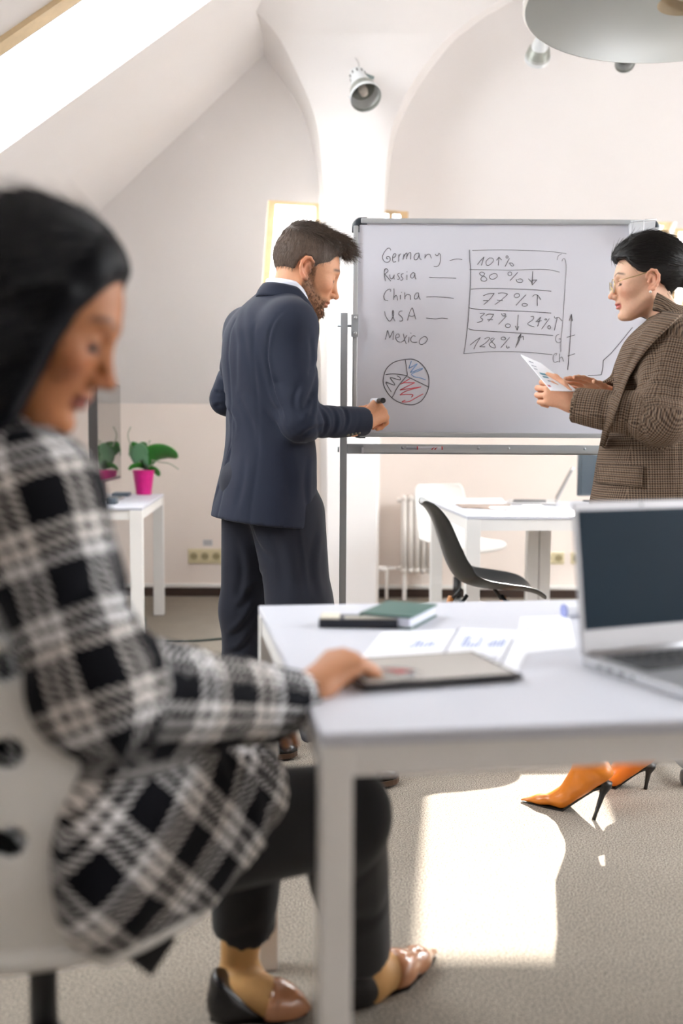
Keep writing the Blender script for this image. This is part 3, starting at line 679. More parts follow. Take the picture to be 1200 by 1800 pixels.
def tablet():
    c = [atz(638, 1211, T + .006), atz(919, 1191, T + .006), atz(846, 1148, T + .006)]
    o = c[0]; U = (c[1] - c[0]); V = (c[2] - c[1]); w = U.length; d = V.length + .004
    U.normalize(); V = (V - U * V.dot(U)).normalized(); Z = Vector((0, 0, 1))
    root = empty('tablet', o + U * w / 2 + V * d / 2 - Z * .005, 'black tablet showing a pie chart under the seated woman\'s hand', 'tablet')
    P = lambda a, b, z=0: o + U * a + V * b + Z * z
    MB().hexa([P(0, 0, -.0035), P(w, 0, -.0035), P(w, d, -.0035), P(0, d, -.0035)], [P(0, 0, .0045), P(w, 0, .0045), P(w, d, .0045), P(0, d, .0045)]).build('case', mat('tablet_black', '#141418', .25), root, bevel=.0025)
    b = .009; m = .008
    MB().hexa([P(m, b, .0043), P(w - m, b, .0043), P(w - m, d - b, .0043), P(m, d - b, .0043)], [P(m, b, .0048), P(w - m, b, .0048), P(w - m, d - b, .0048), P(m, d - b, .0048)]).build('screen', mat('tablet_screen', '#b9b4ae', .22, spec=.6), root)
    # drawing shown on the screen (upside down for us)
    cx, cy, r = .062, .048, .0375
    INK = mat('screen_ink', '#1d1f26', .4); RD = mat('screen_red', '#c9414c', .4); BLu = mat('screen_blue', '#41475f', .4)
    L = lambda pts, n=4: [P(cx + x * r, cy + y * r, .0051) for x, y in [(p.x, p.y) for p in catmull([(a, b_, 0) for a, b_ in pts], n)]]
    mb = MB(); mb.tube([P(cx + r * cos(t), cy + r * sin(t), .0051) for t in np.linspace(0, 2 * pi, 33)[:-1]], .0006, 5, closed=True)
    for e in ((-.97, -.1), (0, -1), (.95, .3), (-.5, .87)):
        mb.tube([P(cx + r * .1, cy - r * .1, .0051), P(cx + r * e[0], cy + r * e[1], .0051)], .0006, 5)
    mb.build('pie_chart', INK, root)
    MB().tube(L([(-.8, .2), (-.5, .5), (-.6, .1), (-.2, .4), (-.3, 0)]), .0005, 5).build('pie_scribble', INK, root)
    MB().tube(L([(-.2, .85), (.3, .6), (-.1, .6), (.6, .45), (0, .3), (.8, .35), (.1, .1), (.5, .2)]), .0008, 5).build('pie_scribble', RD, root)
    MB().tube(L([(.25, -.7), (.7, -.3), (.3, -.45), (.8, 0), (.3, -.25)]), .0005, 5).build('pie_scribble', BLu, root)
    return root
tablet()
def near_laptop():
    hl = atz(1027, 1155, T + .016); hr = atz(1200, 1137, T + .016); U = (hr - hl); U.z = 0; U.normalize(); V = Vector((U.y, -U.x, 0)); Z = Vector((0, 0, 1))   # V towards the user
    w, d = .325, .222
    root = empty('laptop', hl + U * w / 2 + V * d / 2 - Z * .016, 'open silver laptop with a dark blue screen on the near desk', 'laptop')
    SIL = mat('laptop_silver', '#b4b5b9', .35, .7)
    P = lambda a, b, z=0: hl + U * a + V * b + Z * z
    MB().hexa([P(0, -.006, -.015), P(w, -.006, -.015), P(w, d, -.015), P(0, d, -.015)], [P(0, -.006, .001), P(w, -.006, .001), P(w, d, -.002), P(0, d, -.002)]).build('base', SIL, root, bevel=.003)
    tilt = radians(8); N = (V * -sin(tilt) + Z * cos(tilt)); F = V * cos(tilt) + Z * sin(tilt)
    Ls = lambda a, h, k=0: hl + U * a + N * h + F * k + V * -.003 + Z * .002
    H = .226
    lid = MB().hexa([Ls(0, 0, -.006), Ls(w, 0, -.006), Ls(w, 0, 0), Ls(0, 0, 0)], [Ls(0, H, -.006), Ls(w, H, -.006), Ls(w, H, 0), Ls(0, H, 0)]).build('lid', SIL, root, bevel=.002)
    MB().hexa([Ls(.006, .036, -.001), Ls(w - .006, .036, -.001), Ls(w - .006, .036, .0008), Ls(.006, .036, .0008)], [Ls(.006, H - .013, -.001), Ls(w - .006, H - .013, -.001), Ls(w - .006, H - .013, .0008), Ls(.006, H - .013, .0008)]).build('screen', mat('dark_screen', '#1d2f3d', .45, spec=.12), lid)
    MB().lathe([(0, .002), (.002, .002), (.002, 0)], Ls(w * .39, H - .0065, -.0005), F, 8, cap=False).build('webcam', M_BLACK, lid)
    MB().tube([P(.012, -.002, .002), P(w - .012, -.002, .002)], .0055, 10).build('hinge', SIL, root, smooth=True)
    KB = mat('key_black', '#1b1c20', .5)
    rows_ = ((.014, 14), (.033, 14), (.052, 13), (.071, 12), (.090, 8))
    for b, n in rows_:
        x0 = .022; kw = (w - .044) / n
        for i in range(n):
            a = x0 + i * kw
            MB().hexa([P(a, b, .0), P(a + kw - .003, b, .0), P(a + kw - .003, b + .016, .0), P(a, b + .016, .0)], [P(a + .001, b + .001, .0022), P(a + kw - .004, b + .001, .0022), P(a + kw - .004, b + .015, .0022), P(a + .001, b + .015, .0022)]).build('key', KB, root)
    MB().hexa([P(.11, .125, -.001), P(.215, .125, -.001), P(.215, .195, -.002), P(.11, .195, -.002)], [P(.11, .125, .0008), P(.215, .125, .0008), P(.215, .195, -.0002), P(.11, .195, -.0002)]).build('touchpad', mat('touchpad_grey', '#9b9ca1', .3, .4), root)
    for b, wd in ((.03, .009), (.05, .013), (.075, .012), (.10, .006)):
        MB().hexa([P(-.0006, b, -.010), P(.002, b, -.010), P(.002, b + wd, -.010), P(-.0006, b + wd, -.010)], [P(-.0006, b, -.005), P(.002, b, -.005), P(.002, b + wd, -.005), P(-.0006, b + wd, -.005)]).build('port', M_BLACK, root)
near_laptop()
def books():
    GREEN = mat('green_cover', '#3f635c', .45); PG = mat('page_block', '#dfe1ee', .7)
    a, b, c = atz(632, 1100, T), atz(704, 1106, T), atz(772, 1084, T)
    U = (b - a); U.normalize(); V = (c - b); V = (V - U * V.dot(U)); d = V.length; V.normalize(); Z = Vector((0, 0, 1)); w = (b - a).length + .02
    P = lambda x, y, z: a + U * x + V * y + Z * z
    root = empty('notebook', P(w / 2, d / 2, 0), 'green hardback notebook lying behind the black case on the near desk', 'notebook')
    def bl(x0, x1, y0, y1, z0, z1, nm, m, bv=.001): MB().hexa([P(x0, y0, z0), P(x1, y0, z0), P(x1, y1, z0), P(x0, y1, z0)], [P(x0, y0, z1), P(x1, y0, z1), P(x1, y1, z1), P(x0, y1, z1)]).build(nm, m, root, bevel=bv)
    bl(0, w, 0, d, 0, .003, 'cover', GREEN); bl(.003, w - .004, .003, d - .003, .003, .020, 'page_block', PG); bl(0, w, 0, d, .020, .024, 'cover', GREEN); bl(-.001, .003, 0, d, 0, .024, 'spine', GREEN)
    # black case with a pale end
    a, b = atz(560, 1104, T), atz(704, 1106, T); U = (b - a); w = U.length; U.normalize(); V = Vector((-U.y, U.x, 0)); d = .055
    P2 = lambda x, y, z: a + U * x + V * (y - .0) + Z * z
    r2 = empty('pencil_case', P2(w / 2, d / 2, 0), 'flat black case with a cream end lying in front of the green notebook', 'case')
    def bl2(x0, x1, y0, y1, z0, z1, nm, m, bv=.002): MB().hexa([P2(x0, y0, z0), P2(x1, y0, z0), P2(x1, y1, z0), P2(x0, y1, z0)], [P2(x0, y0, z1), P2(x1, y0, z1), P2(x1, y1, z1), P2(x0, y1, z1)]).build(nm, m, r2, bevel=bv)
    bl2(0, w - .005, 0, d, .0, .016, 'body', mat('case_black', '#1b1e2b', .4))
    bl2(.002, .036, .001, d - .001, .0155, .0185, 'cream_end', mat('cream_card', '#d8d3c4', .6), .001)
    bl2(.045, w - .006, .006, .020, .0155, .018, 'pale_strip', mat('cream_card', '#d8d3c4', .6), .001)
books()
r0_, r1_ = atz(990, 1074, T + .012), atz(1035, 1072, T + .012)
rl = empty('paper_roll', (r0_ + r1_) / 2 - Vector((0, 0, .012)), 'rolled white paper lying behind the silver laptop', 'paper roll')
dr = (r1_ - r0_).normalized()
MB().tube([r0_, r0_ + dr * .2], .0125, 20).build('roll', M_PAPER, rl, smooth=False)
MB().tube([r0_ - dr * .0005, r0_ + dr * .003], .0128, 20).build('roll_end', mat('roll_end_blue', '#8f97c9', .6), rl)

# ------------------------------------------------------------------ far desk things
def far_items():
    FY = lambda x, y: atz(x, y, T)
    U = U3.normalized(); V = V3.normalized(); Z = Vector((0, 0, 1))
    # open laptop seen from its side
    hb = FY(952, 893); root = empty('laptop', hb, 'open pale grey laptop seen edge-on on the desk behind the whiteboard', 'laptop')
    LG = mat('laptop_pale', '#b9b6b4', .4, .5)
    L0 = FY(890, 888)
    dl = (hb - L0).length; ey = Vector((hb.x, hb.y, 0)).normalized(); ex = Vector((ey.y, -ey.x, 0))
    P = lambda a, b, z: L0 + ex * a + ey * b + Z * z
    MB().hexa([P(0, 0, 0), P(dl, 0, 0), P(dl, .3, 0), P(0, .3, 0)], [P(0, 0, .014), P(dl, 0, .016), P(dl, .3, .016), P(0, .3, .014)]).build('base', LG, root, bevel=.003)
    MB().hexa([P(.03, .03, .0145), P(dl - .05, .03, .016), P(dl - .05, .27, .016), P(.03, .27, .0145)], [P(.03, .03, .0165), P(dl - .05, .03, .0175), P(dl - .05, .27, .0175), P(.03, .27, .0165)]).build('keyboard', mat('key_black', '#1b1c20', .5), root)
    tz = .195; tx = .085
    MB().hexa([P(dl - .006, 0, .016), P(dl + .004, 0, .016), P(dl + .004, .3, .016), P(dl - .006, .3, .016)], [P(dl - .004 + tx, 0, tz), P(dl + .004 + tx, 0, tz), P(dl + .004 + tx, .3, tz), P(dl - .004 + tx, .3, tz)]).build('lid', LG, root, bevel=.002)
    MB().hexa([P(dl - .009 + .008, .012, .035), P(dl - .0065 + .008, .012, .035), P(dl - .0065 + .008, .288, .035), P(dl - .009 + .008, .288, .035)], [P(dl - .0075 + tx - .004, .012, tz - .01), P(dl - .005 + tx - .004, .012, tz - .01), P(dl - .005 + tx - .004, .288, tz - .01), P(dl - .0075 + tx - .004, .288, tz - .01)]).build('screen', mat('dark_screen2', '#22282f', .2), root)
    # small clear box, papers and magazine
    q = FY(935, 896); cb = empty('card_box', q, 'small grey card box in front of the pale grey laptop', 'box')
    MB().box(q + Z * .008, (.095, .05, .016)).build('body', mat('card_grey', '#d5dde2', .4), cb, bevel=.002); MB().box(q + Z * .018, (.098, .053, .005)).build('lid', mat('card_lid', '#aeb9c0', .35), cb, bevel=.001)
    mg = empty('magazine', FY(850, 897), 'magazine with a brown cover lying on the desk behind the whiteboard', 'magazine')
    c = [FY(812, 896), FY(893, 899), FY(898, 890), FY(800, 890)]
    MB().hexa(c, [p + Z * .006 for p in c]).build('page_block', M_PAPER, mg)
    c2 = [p + Z * .006 for p in c]; MB().hexa(c2, [p + Z * .0068 for p in c2]).build('cover', mat('brown_print', '#8d7a6c', .4, noise=.5, nscale=30), mg)
    sp = empty('paper_stack', FY(850, 885), 'thick stack of white paper behind the brown magazine', 'paper')
    c = [FY(795, 890), FY(885, 888), FY(880, 880), FY(800, 881)]
    MB().hexa(c, [p + Z * .012 for p in c]).build('sheets', M_PAPER, sp)
    c = [p + Z * .012 for p in c]; MB().hexa(c, [p + Z * .0016 + U * .006 for p in c]).build('top_sheet', M_PAPER, sp)
    # dark monitor behind the standing woman
    mo = empty('monitor', FY(1045, 884), 'dark monitor on the joined desk behind the woman in the brown blazer', 'monitor')
    b = FY(1045, 884); R = Matrix.Rotation(radians(12), 3, 'Y')
    MB().box(b + Vector((.06, 0, .16)), (.34, .025, .24), radians(14)).build('casing', mat('monitor_dark', '#49535a', .4), mo, bevel=.004)
    MB().box(b + Vector((.064, -.0135, .16)), (.32, .003, .22), radians(14)).build('screen', mat('dark_screen3', '#39454d', .25), mo)
    MB().box(b + Vector((.06, .02, .06)), (.04, .02, .12), radians(14)).build('stand', M_BLACK, mo, bevel=.003)
    MB().box(b + Vector((.06, .02, .006)), (.2, .13, .012), radians(14)).build('stand_base', M_BLACK, mo, bevel=.003)
far_items()

# ------------------------------------------------------------------ left desk things
def monitor_left():
    a, b = at(172, 855, 5.06), at(213, 848, 5.85); zt_, zb_ = 1.385, .842
    a = Vector((a.x, a.y, 0)); b = Vector((b.x, b.y, 0)); U = (b - a).normalized(); N = Vector((U.y, -U.x, 0)); w = (b - a).length
    root = empty('monitor', (a + b) / 2 + Vector((0, 0, T)), 'large glossy monitor mirroring the pink potted plant', 'monitor')
    P = lambda x, n, z: a + U * x + N * n + Vector((0, 0, z))
    def bl(x0, x1, n0, n1, z0, z1, nm, m, bv=.003): MB().hexa([P(x0, n0, z0), P(x1, n0, z0), P(x1, n1, z0), P(x0, n1, z0)], [P(x0, n0, z1), P(x1, n0, z1), P(x1, n1, z1), P(x0, n1, z1)]).build(nm, m, root, bevel=bv)
    bl(0, w, -.045, 0, zb_, zt_, 'casing', mat('monitor_case', '#3a3736', .35))
    bl(.012, w - .012, -.004, .0015, zb_ + .018, zt_ - .012, 'screen', mat('mirror_screen', '#8a8783', .05, .9), .0)
    bl(w * .5 - .03, w * .5 + .03, -.06, -.035, T + .01, zb_ + .15, 'stand', mat('stand_grey', '#8d9193', .3, .6))
    bl(w * .5 - .13, w * .5 + .13, -.07, .06, T + .0005, T + .012, 'stand_base', mat('stand_grey', '#8d9193', .3, .6))
monitor_left()
def flat_thing(nm, label, cat, x0, x1, y, dep, h, m, extra):
    a, b = atz(x0, y, T), atz(x1, y, T); U = (b - a).normalized(); V = Vector((-U.y, U.x, 0)); w = (b - a).length
    r = empty(nm, (a + b) / 2 + V * dep / 2, label, cat)
    q = [a, b, b + V * dep, a + V * dep]; Z = Vector((0, 0, h))
    MB().hexa(q, [p + Z for p in q]).build('body', m, r, bevel=.003)
    q2 = [p.lerp(sum(q, Vector()) / 4, .12) + Z for p in q]; MB().hexa(q2, [p + Vector((0, 0, .003)) for p in q2]).build(*extra, r)
flat_thing('media_box', 'flat dark grey box on the left desk nearest the pink pot', 'box', 196, 226, 873, .16, .018, mat('slate', '#54606a', .5), ('lid', mat('slate_top', '#67737d', .5)))
flat_thing('small_box', 'small dark grey box at the left desk front under the monitor', 'box', 186, 203, 887, .10, .030, mat('slate2', '#49535c', .5), ('lid', mat('slate_top2', '#59646c', .5)))

def leaf(mb, pts, w, fold=.18, n=7, roll=.9):
    """broad leaf along a bent midrib"""
    P = catmull(pts, 5); m = len(P); rows = []
    for i, p in enumerate(P):
        s = i / (m - 1); hw = w * (sin(pi * min(1, s * .93 + .05)) ** .62) * (1 if s < .97 else .55)
        t = (P[min(i + 1, m - 1)] - P[max(i - 1, 0)]).normalized(); sd = t.cross(Vector((0, 0, 1)))
        sd = sd.normalized() if sd.length > .05 else Vector((0, 1, 0)); sd = Matrix.Rotation(roll if sd.y > 0 else -roll, 3, t) @ sd; up = sd.cross(t)
        rows.append([p + sd * hw * k + up * fold * hw * k * k for k in np.linspace(-1, 1, n)])
    mb.grid(rows); return mb
def orchid():
    Y0 = 6.0; b = at(252.5, 871, Y0); b.z = T
    sc = Y0 / FPX
    root = empty('potted_orchid', b, 'green orchid in a bright pink pot on the left desk', 'plant')
    PINK = mat('pink_pot', '#d0127f', .3, noise=.12, nscale=30, bump=.4, bscale=45)
    prof = [(0, 0), (.043, 0), (.046, .006), (.063, .135), (.066, .140), (.066, .147), (.060, .147), (.058, .128), (0, .128)]
    MB().lathe(prof, b, n=28, cap=False).build('pot', PINK, root, smooth=False)
    MB().lathe([(0, .129), (.057, .129), (.052, .134), (.02, .14), (0, .14)], b, n=16, cap=False).build('bark', mat('bark_mix', '#5a4330', .9, noise=.5, nscale=60, bump=1), root)
    GR = mat('orchid_leaf', '#2f7a26', .35, noise=.25, nscale=9); GP = mat('orchid_leaf_pale', '#557f5c', .35, noise=.2, nscale=9)
    p = lambda x, y, dy=0: at(x, y, Y0 + dy)
    base = p(253, 824)
    L = [(GR, [p(254, 822), p(266, 800, -.02), p(290, 795, -.05), p(313, 803, -.06)], .058),
         (GP, [p(252, 824), p(250, 808, -.05), p(242, 792, -.10), p(234, 786, -.13)], .058),
         (GR, [p(250, 824), p(244, 800, .03), p(233, 783, .02), p(227, 802, 0)], .032),
         (GR, [p(252, 822), p(245, 818, -.03), p(234, 820, -.06), p(226, 826, -.07)], .022),
         (GR, [p(256, 823), p(268, 824, .03), p(276, 830, .04), p(280, 837, .05)], .02),
         (GR, [p(254, 820), p(262, 792, .06), p(255, 784, .10), p(244, 783, .14)], .032)]
    for m, pts, w in L: leaf(MB(), pts, w).build('leaf', m, root, solid=.003, smooth=True)
    RT = mat('aerial_root', '#9aa08a', .6)
    for pts in ([p(232, 786, -.1), p(226, 772, -.1), p(225, 762, -.1), p(230, 750, -.1)], [p(264, 808), p(280, 812, -.03), p(298, 815, -.04), p(314, 825, -.05)], [p(258, 822), p(268, 812), p(262, 778), p(265, 776)]):
        MB().tube(catmull(pts, 5), .0035, 6).build('aerial_root', RT, root, smooth=True)
orchid()
bp_ = atz(158, 868, T) ; bp_ = at(152, 868, 5.5); bp_.z = T
bx = empty('brown_pot', bp_, 'brown pot with a thin arching stem behind the large monitor', 'plant')
MB().lathe([(0, 0), (.05, 0), (.062, .11), (.066, .118), (.066, .13), (.058, .13), (.056, .11), (0, .105)], bp_, n=20, cap=False).build('pot', mat('brown_glaze', '#5b3524', .4), bx)
MB().tube(catmull([bp_ + Vector((-.01, 0, .11)), bp_ + Vector((-.055, 0, .165)), bp_ + Vector((-.02, 0, .205)), bp_ + Vector((.06, 0, .215))], 6), .004, 6).build('stem', mat('orchid_leaf', '#2f7a26'), bx, smooth=True)

# ------------------------------------------------------------------ on and along the back wall
M_SOCK = mat('socket_ivory', '#ddd2ae', .4)
def sockets(x0, x1, y0, y1, n, label, Y=YW):
    a, b = at(x0, y1, Y), at(x1, y0, Y); w = (b.x - a.x) / n; h = b.z - a.z; cz = (a.z + b.z) / 2
    root = empty('wall_socket', ((a.x + b.x) / 2, Y, cz), label, 'socket', 'wall sockets')
    MB().box(((a.x + b.x) / 2, Y - .004, cz), (b.x - a.x, .008, h)).build('frame_plate', M_SOCK, root, bevel=.002)
    for i in range(n):
        c = Vector((a.x + w * (i + .5), Y, cz))
        o = MB().box(c + Vector((0, -.010, 0)), (w * .9, .006, h * .88)).build('outlet', M_SOCK, root, bevel=.002)
        MB().lathe([(.026, .0135), (.026, .016), (.022, .016), (.021, .0138), (0, .0138)], c, (0, -1, 0), 20, cap=False).build('well', mat('socket_shadow', '#a89b76', .5), o)
        for dx in (-.009, .009): MB().lathe([(.004, .0138), (.004, .0146), (0, .0146)], c + Vector((dx, 0, 0)), (0, -1, 0), 8, cap=False).build('pin_hole', M_BLACK, o)
sockets(331, 390, 965, 990, 3, 'triple ivory wall socket low on the wall left of the man')
sockets(402, 441, 966, 991, 2, 'ivory wall socket partly hidden behind the man\'s legs')
sockets(951, 991, 971, 991, 2, 'double ivory wall socket low on the wall under the far desk')
sockets(1003, 1062, 971, 991, 3, 'ivory wall socket partly hidden behind the near laptop')
lb_ = at(365, 954, YW - .001)
lp = empty('wall_label', lb_, 'small pale grey printed label on the wall above the triple socket', 'label')
MB().box(lb_ + Vector((0, -.0005, 0)), (.068, .001, .042)).build('card', mat('label_grey', '#d5d2d2', .6), lp)
for k in range(3): MB().box(lb_ + Vector((0, -.0013, .012 - .012 * k)), (.055, .0006, .005)).build('printed_line', mat('label_ink', '#8f9095', .6), lp)
def radiator():
    a, b = at(703, 1006, 6.66), at(772, 872, 6.66); n = 6; w = (b.x - a.x) / n; zb_, zt_ = a.z, b.z
    root = empty('radiator', ((a.x + b.x) / 2, 6.66, zb_), 'white column radiator on the back wall behind the white chair', 'radiator')
    MR_ = mat('radiator_white', '#e9e4df', .4)
    for i in range(n):
        cx = a.x + w * (i + .5)
        s_ = MB()
        for dy in (-.035, .035): s_.tube([(cx, 6.66 + dy, zb_ + .03), (cx, 6.66 + dy, zt_ - .03)], .019, 10)
        for z in (zb_ + .03, zt_ - .03): s_.tube([(cx, 6.66 - .05, z), (cx, 6.66 - .03, z + (.018 if z > .4 else -.018)), (cx, 6.66 + .03, z + (.018 if z > .4 else -.018)), (cx, 6.66 + .05, z)], .019, 10)
        s_.build('section', MR_, root, smooth=True)
    for z in (zb_ + .03, zt_ - .03): MB().tube([(a.x - .025, 6.66, z), (b.x + .02, 6.66, z)], .016, 12).build('header_pipe', MR_, root, smooth=True)
    MB().tube([(a.x - .02, 6.66, zb_ + .03), (a.x - .075, 6.66, zb_ + .03), (a.x - .09, 6.66, zb_ + .01), (a.x - .09, 6.66, .0)], .011, 10).build('supply_pipe', MR_, root, smooth=True)
    MB().lathe([(0, 0), (.018, 0), (.02, .05), (.014, .07), (0, .07)], (a.x - .09, 6.66, zb_ + .025), (-1, 0, 0), 14, cap=False).build('valve', MR_, root, smooth=True)
    for x in (a.x + .03, b.x - .03): MB().box((x, 6.66, zb_ / 2 + .005), (.025, .06, zb_ + .01)).build('bracket', MR_, root)
radiator()
# floor cable
pts = [(253, 1150), (247, 1120), (244, 1100), (248, 1086), (255, 1088), (254, 1100), (247, 1110), (262, 1126), (300, 1128), (350, 1126), (395, 1122), (440, 1118), (500, 1112), (560, 1106)]
cb_ = MB().tube(catmull([atz(x, y, .006) for x, y in pts], 6), .006, 8).build('floor_cable', mat('cable_green', '#27352f', .5), None, smooth=True)
tag(cb_, 'dark green cable trailing across the carpet from the left desk leg', 'cable')

# ------------------------------------------------------------------ lamps
def pendant():
    D = 2.55; c = at(1208, 6, D); R = .40
    root = empty('pendant_lamp', c, 'large round pendant lamp disc hanging near the camera at upper right', 'lamp')
    G = mat('lamp_underside_shade', '#b9bfbc', .5); Wt = mat('lamp_rim', '#e6e2dc', .4); IN = mat('lamp_throat', '#c8b89c', .5)  # the underside's grey is its shade, put into the colour
    MB().lathe([(.072, .0), (R - .008, .0), (R - .002, .003)], c, n=96, cap=False).build('underside', G, root, smooth=True)
    MB().lathe([(R - .004, .001), (R + .002, .006), (R + .002, .022), (R - .01, .028), (.09, .05), (.06, .09), (0, .09)], c, n=96, cap=False).build('rim', Wt, root, smooth=True)
    MB().lathe([(.072, .0), (.07, .03), (.05, .06), (0, .07)], c, n=40, cap=False).build('throat', IN, root, smooth=True)
    MB().lathe([(0, .012), (.03, .018), (.034, .04), (.02, .062)], c, n=24, cap=False).build('bulb', mat('frosted_bulb', '#efe6d6', .5), root, smooth=True)
    MB().tube([c + Vector((0, 0, .08)), Vector((c.x, c.y, 3.68))], .004, 8).build('cord', M_BLACK, root, smooth=True)
    MB().lathe([(0, 0), (.05, 0), (.05, .02), (0, .02)], (c.x, c.y, 3.67), n=20, cap=False).build('ceiling_rose', Wt, root)
pendant()
def spot(label, mount, nrm, top, mouth, rt, rm, name='spotlight', loop=True, back_top=None):
    AL = mat('brushed_alu', '#dcdfe0', .38, .15, bump=.15, bscale=40); INN = mat('reflector_inside', '#a3a69e', .4, .4)
    root = empty(name, mount, label, 'spotlight')
    ax = (mouth - top); H = ax.length; ax.normalize()
    prof = [(0, -.012), (rt * .7, -.012), (rt, 0), (rt, H * .18), (rt * 1.05, H * .24), (rm * .92, H * .86), (rm, H * .9), (rm, H)]
    MB().lathe(prof, top, ax, 40, cap=False).build('housing', AL, root, smooth=True)
    inn = [(rm * .965, H), (rm * .965, H * .9)]
    for k in range(4): inn += [(rm * (.95 - .04 * k), H * (.86 - .07 * k)), (rm * (.90 - .04 * k), H * (.85 - .07 * k))]
    inn += [(rt * .9, H * .3), (0, H * .28)]
    MB().lathe(inn, top, ax, 40, cap=False).build('reflector', INN, root, smooth=True)
    MB().lathe([(0, H * .3), (rt * .35, H * .3), (rt * .4, H * .5), (rt * .62, H * .66), (rt * .5, H * .82), (0, H * .87)], top, ax, 20, cap=False).build('bulb', mat('frosted_bulb2', '#d8cfc6', .4), root, smooth=True)
    e = ax.orthogonal().normalized(); w = ax.cross(e)
    for k in range(10):
        a = 2 * pi * k / 10; d = e * cos(a) + w * sin(a)
        r_ = rt + (.0 if H < .3 else 0)
        p0 = top + ax * (H * .06) + d * (rt * 1.001); p1 = top + ax * (H * .15) + d * (rt * 1.001)
        MB().tube([p0, p1], .0035, 6).build('vent_slot', M_BLACK, root)
    # arm to the wall plate
    mid = top + ax * H * .2
    MB().tube([mid, mid.lerp(mount, .5), mount], .010, 10).build('arm', AL, root, smooth=True)
    MB().lathe([(0, .035), (.04, .033), (.052, .012), (.054, 0), (0, 0)], mount, nrm, 28, cap=False).build('wall_plate', AL, root, smooth=True)
    return root, top, ax, e, w, AL
YP = 5.56
mnt = at(617, 163, YP); tp = at(627, 130, YP - .17); mo_ = at(643, 172, YP - .30)
r_, tp, ax, e_, w_, AL_ = spot('aluminium spotlight with a wire loop on the arched pier', mnt, (0, -1, .1), tp, mo_, .041, .081)
MB().tube(catmull([at(608, 152, YP - .02), at(603, 132, YP - .06), at(603, 110, YP - .1), at(611, 99, YP - .12), at(623, 100, YP - .15), at(630, 112, YP - .16), at(630, 128, YP - .17)], 6), .0035, 8).build('wire_loop', mat('wire_grey', '#b9b4b2', .5), r_, smooth=True)
MB().tube([tp + ax * .02 + Vector((.03, 0, .01)), tp + ax * .02 + Vector((.085, 0, -.01))], .009, 10).build('knob', mat('knob_grey', '#7d8c8c', .4, .4), r_, smooth=True)
tp2 = at(954, 54, 5.16); mo2 = at(944, 104, 5.32); mn2 = at(962, 22, 5.5)
spot('aluminium cone spotlight pointing down beside the round pendant lamp', mn2, (0, -.87, -.5), tp2, mo2, .026, .066)
tp3 = at(1096, 82, 5.25); mo3 = at(1098, 112, 5.15); mn3 = at(1100, 40, 5.5)
spot('spotlight almost hidden above the round pendant lamp\'s rim', mn3, (0, -.87, -.5), tp3, mo3, .024, .05)

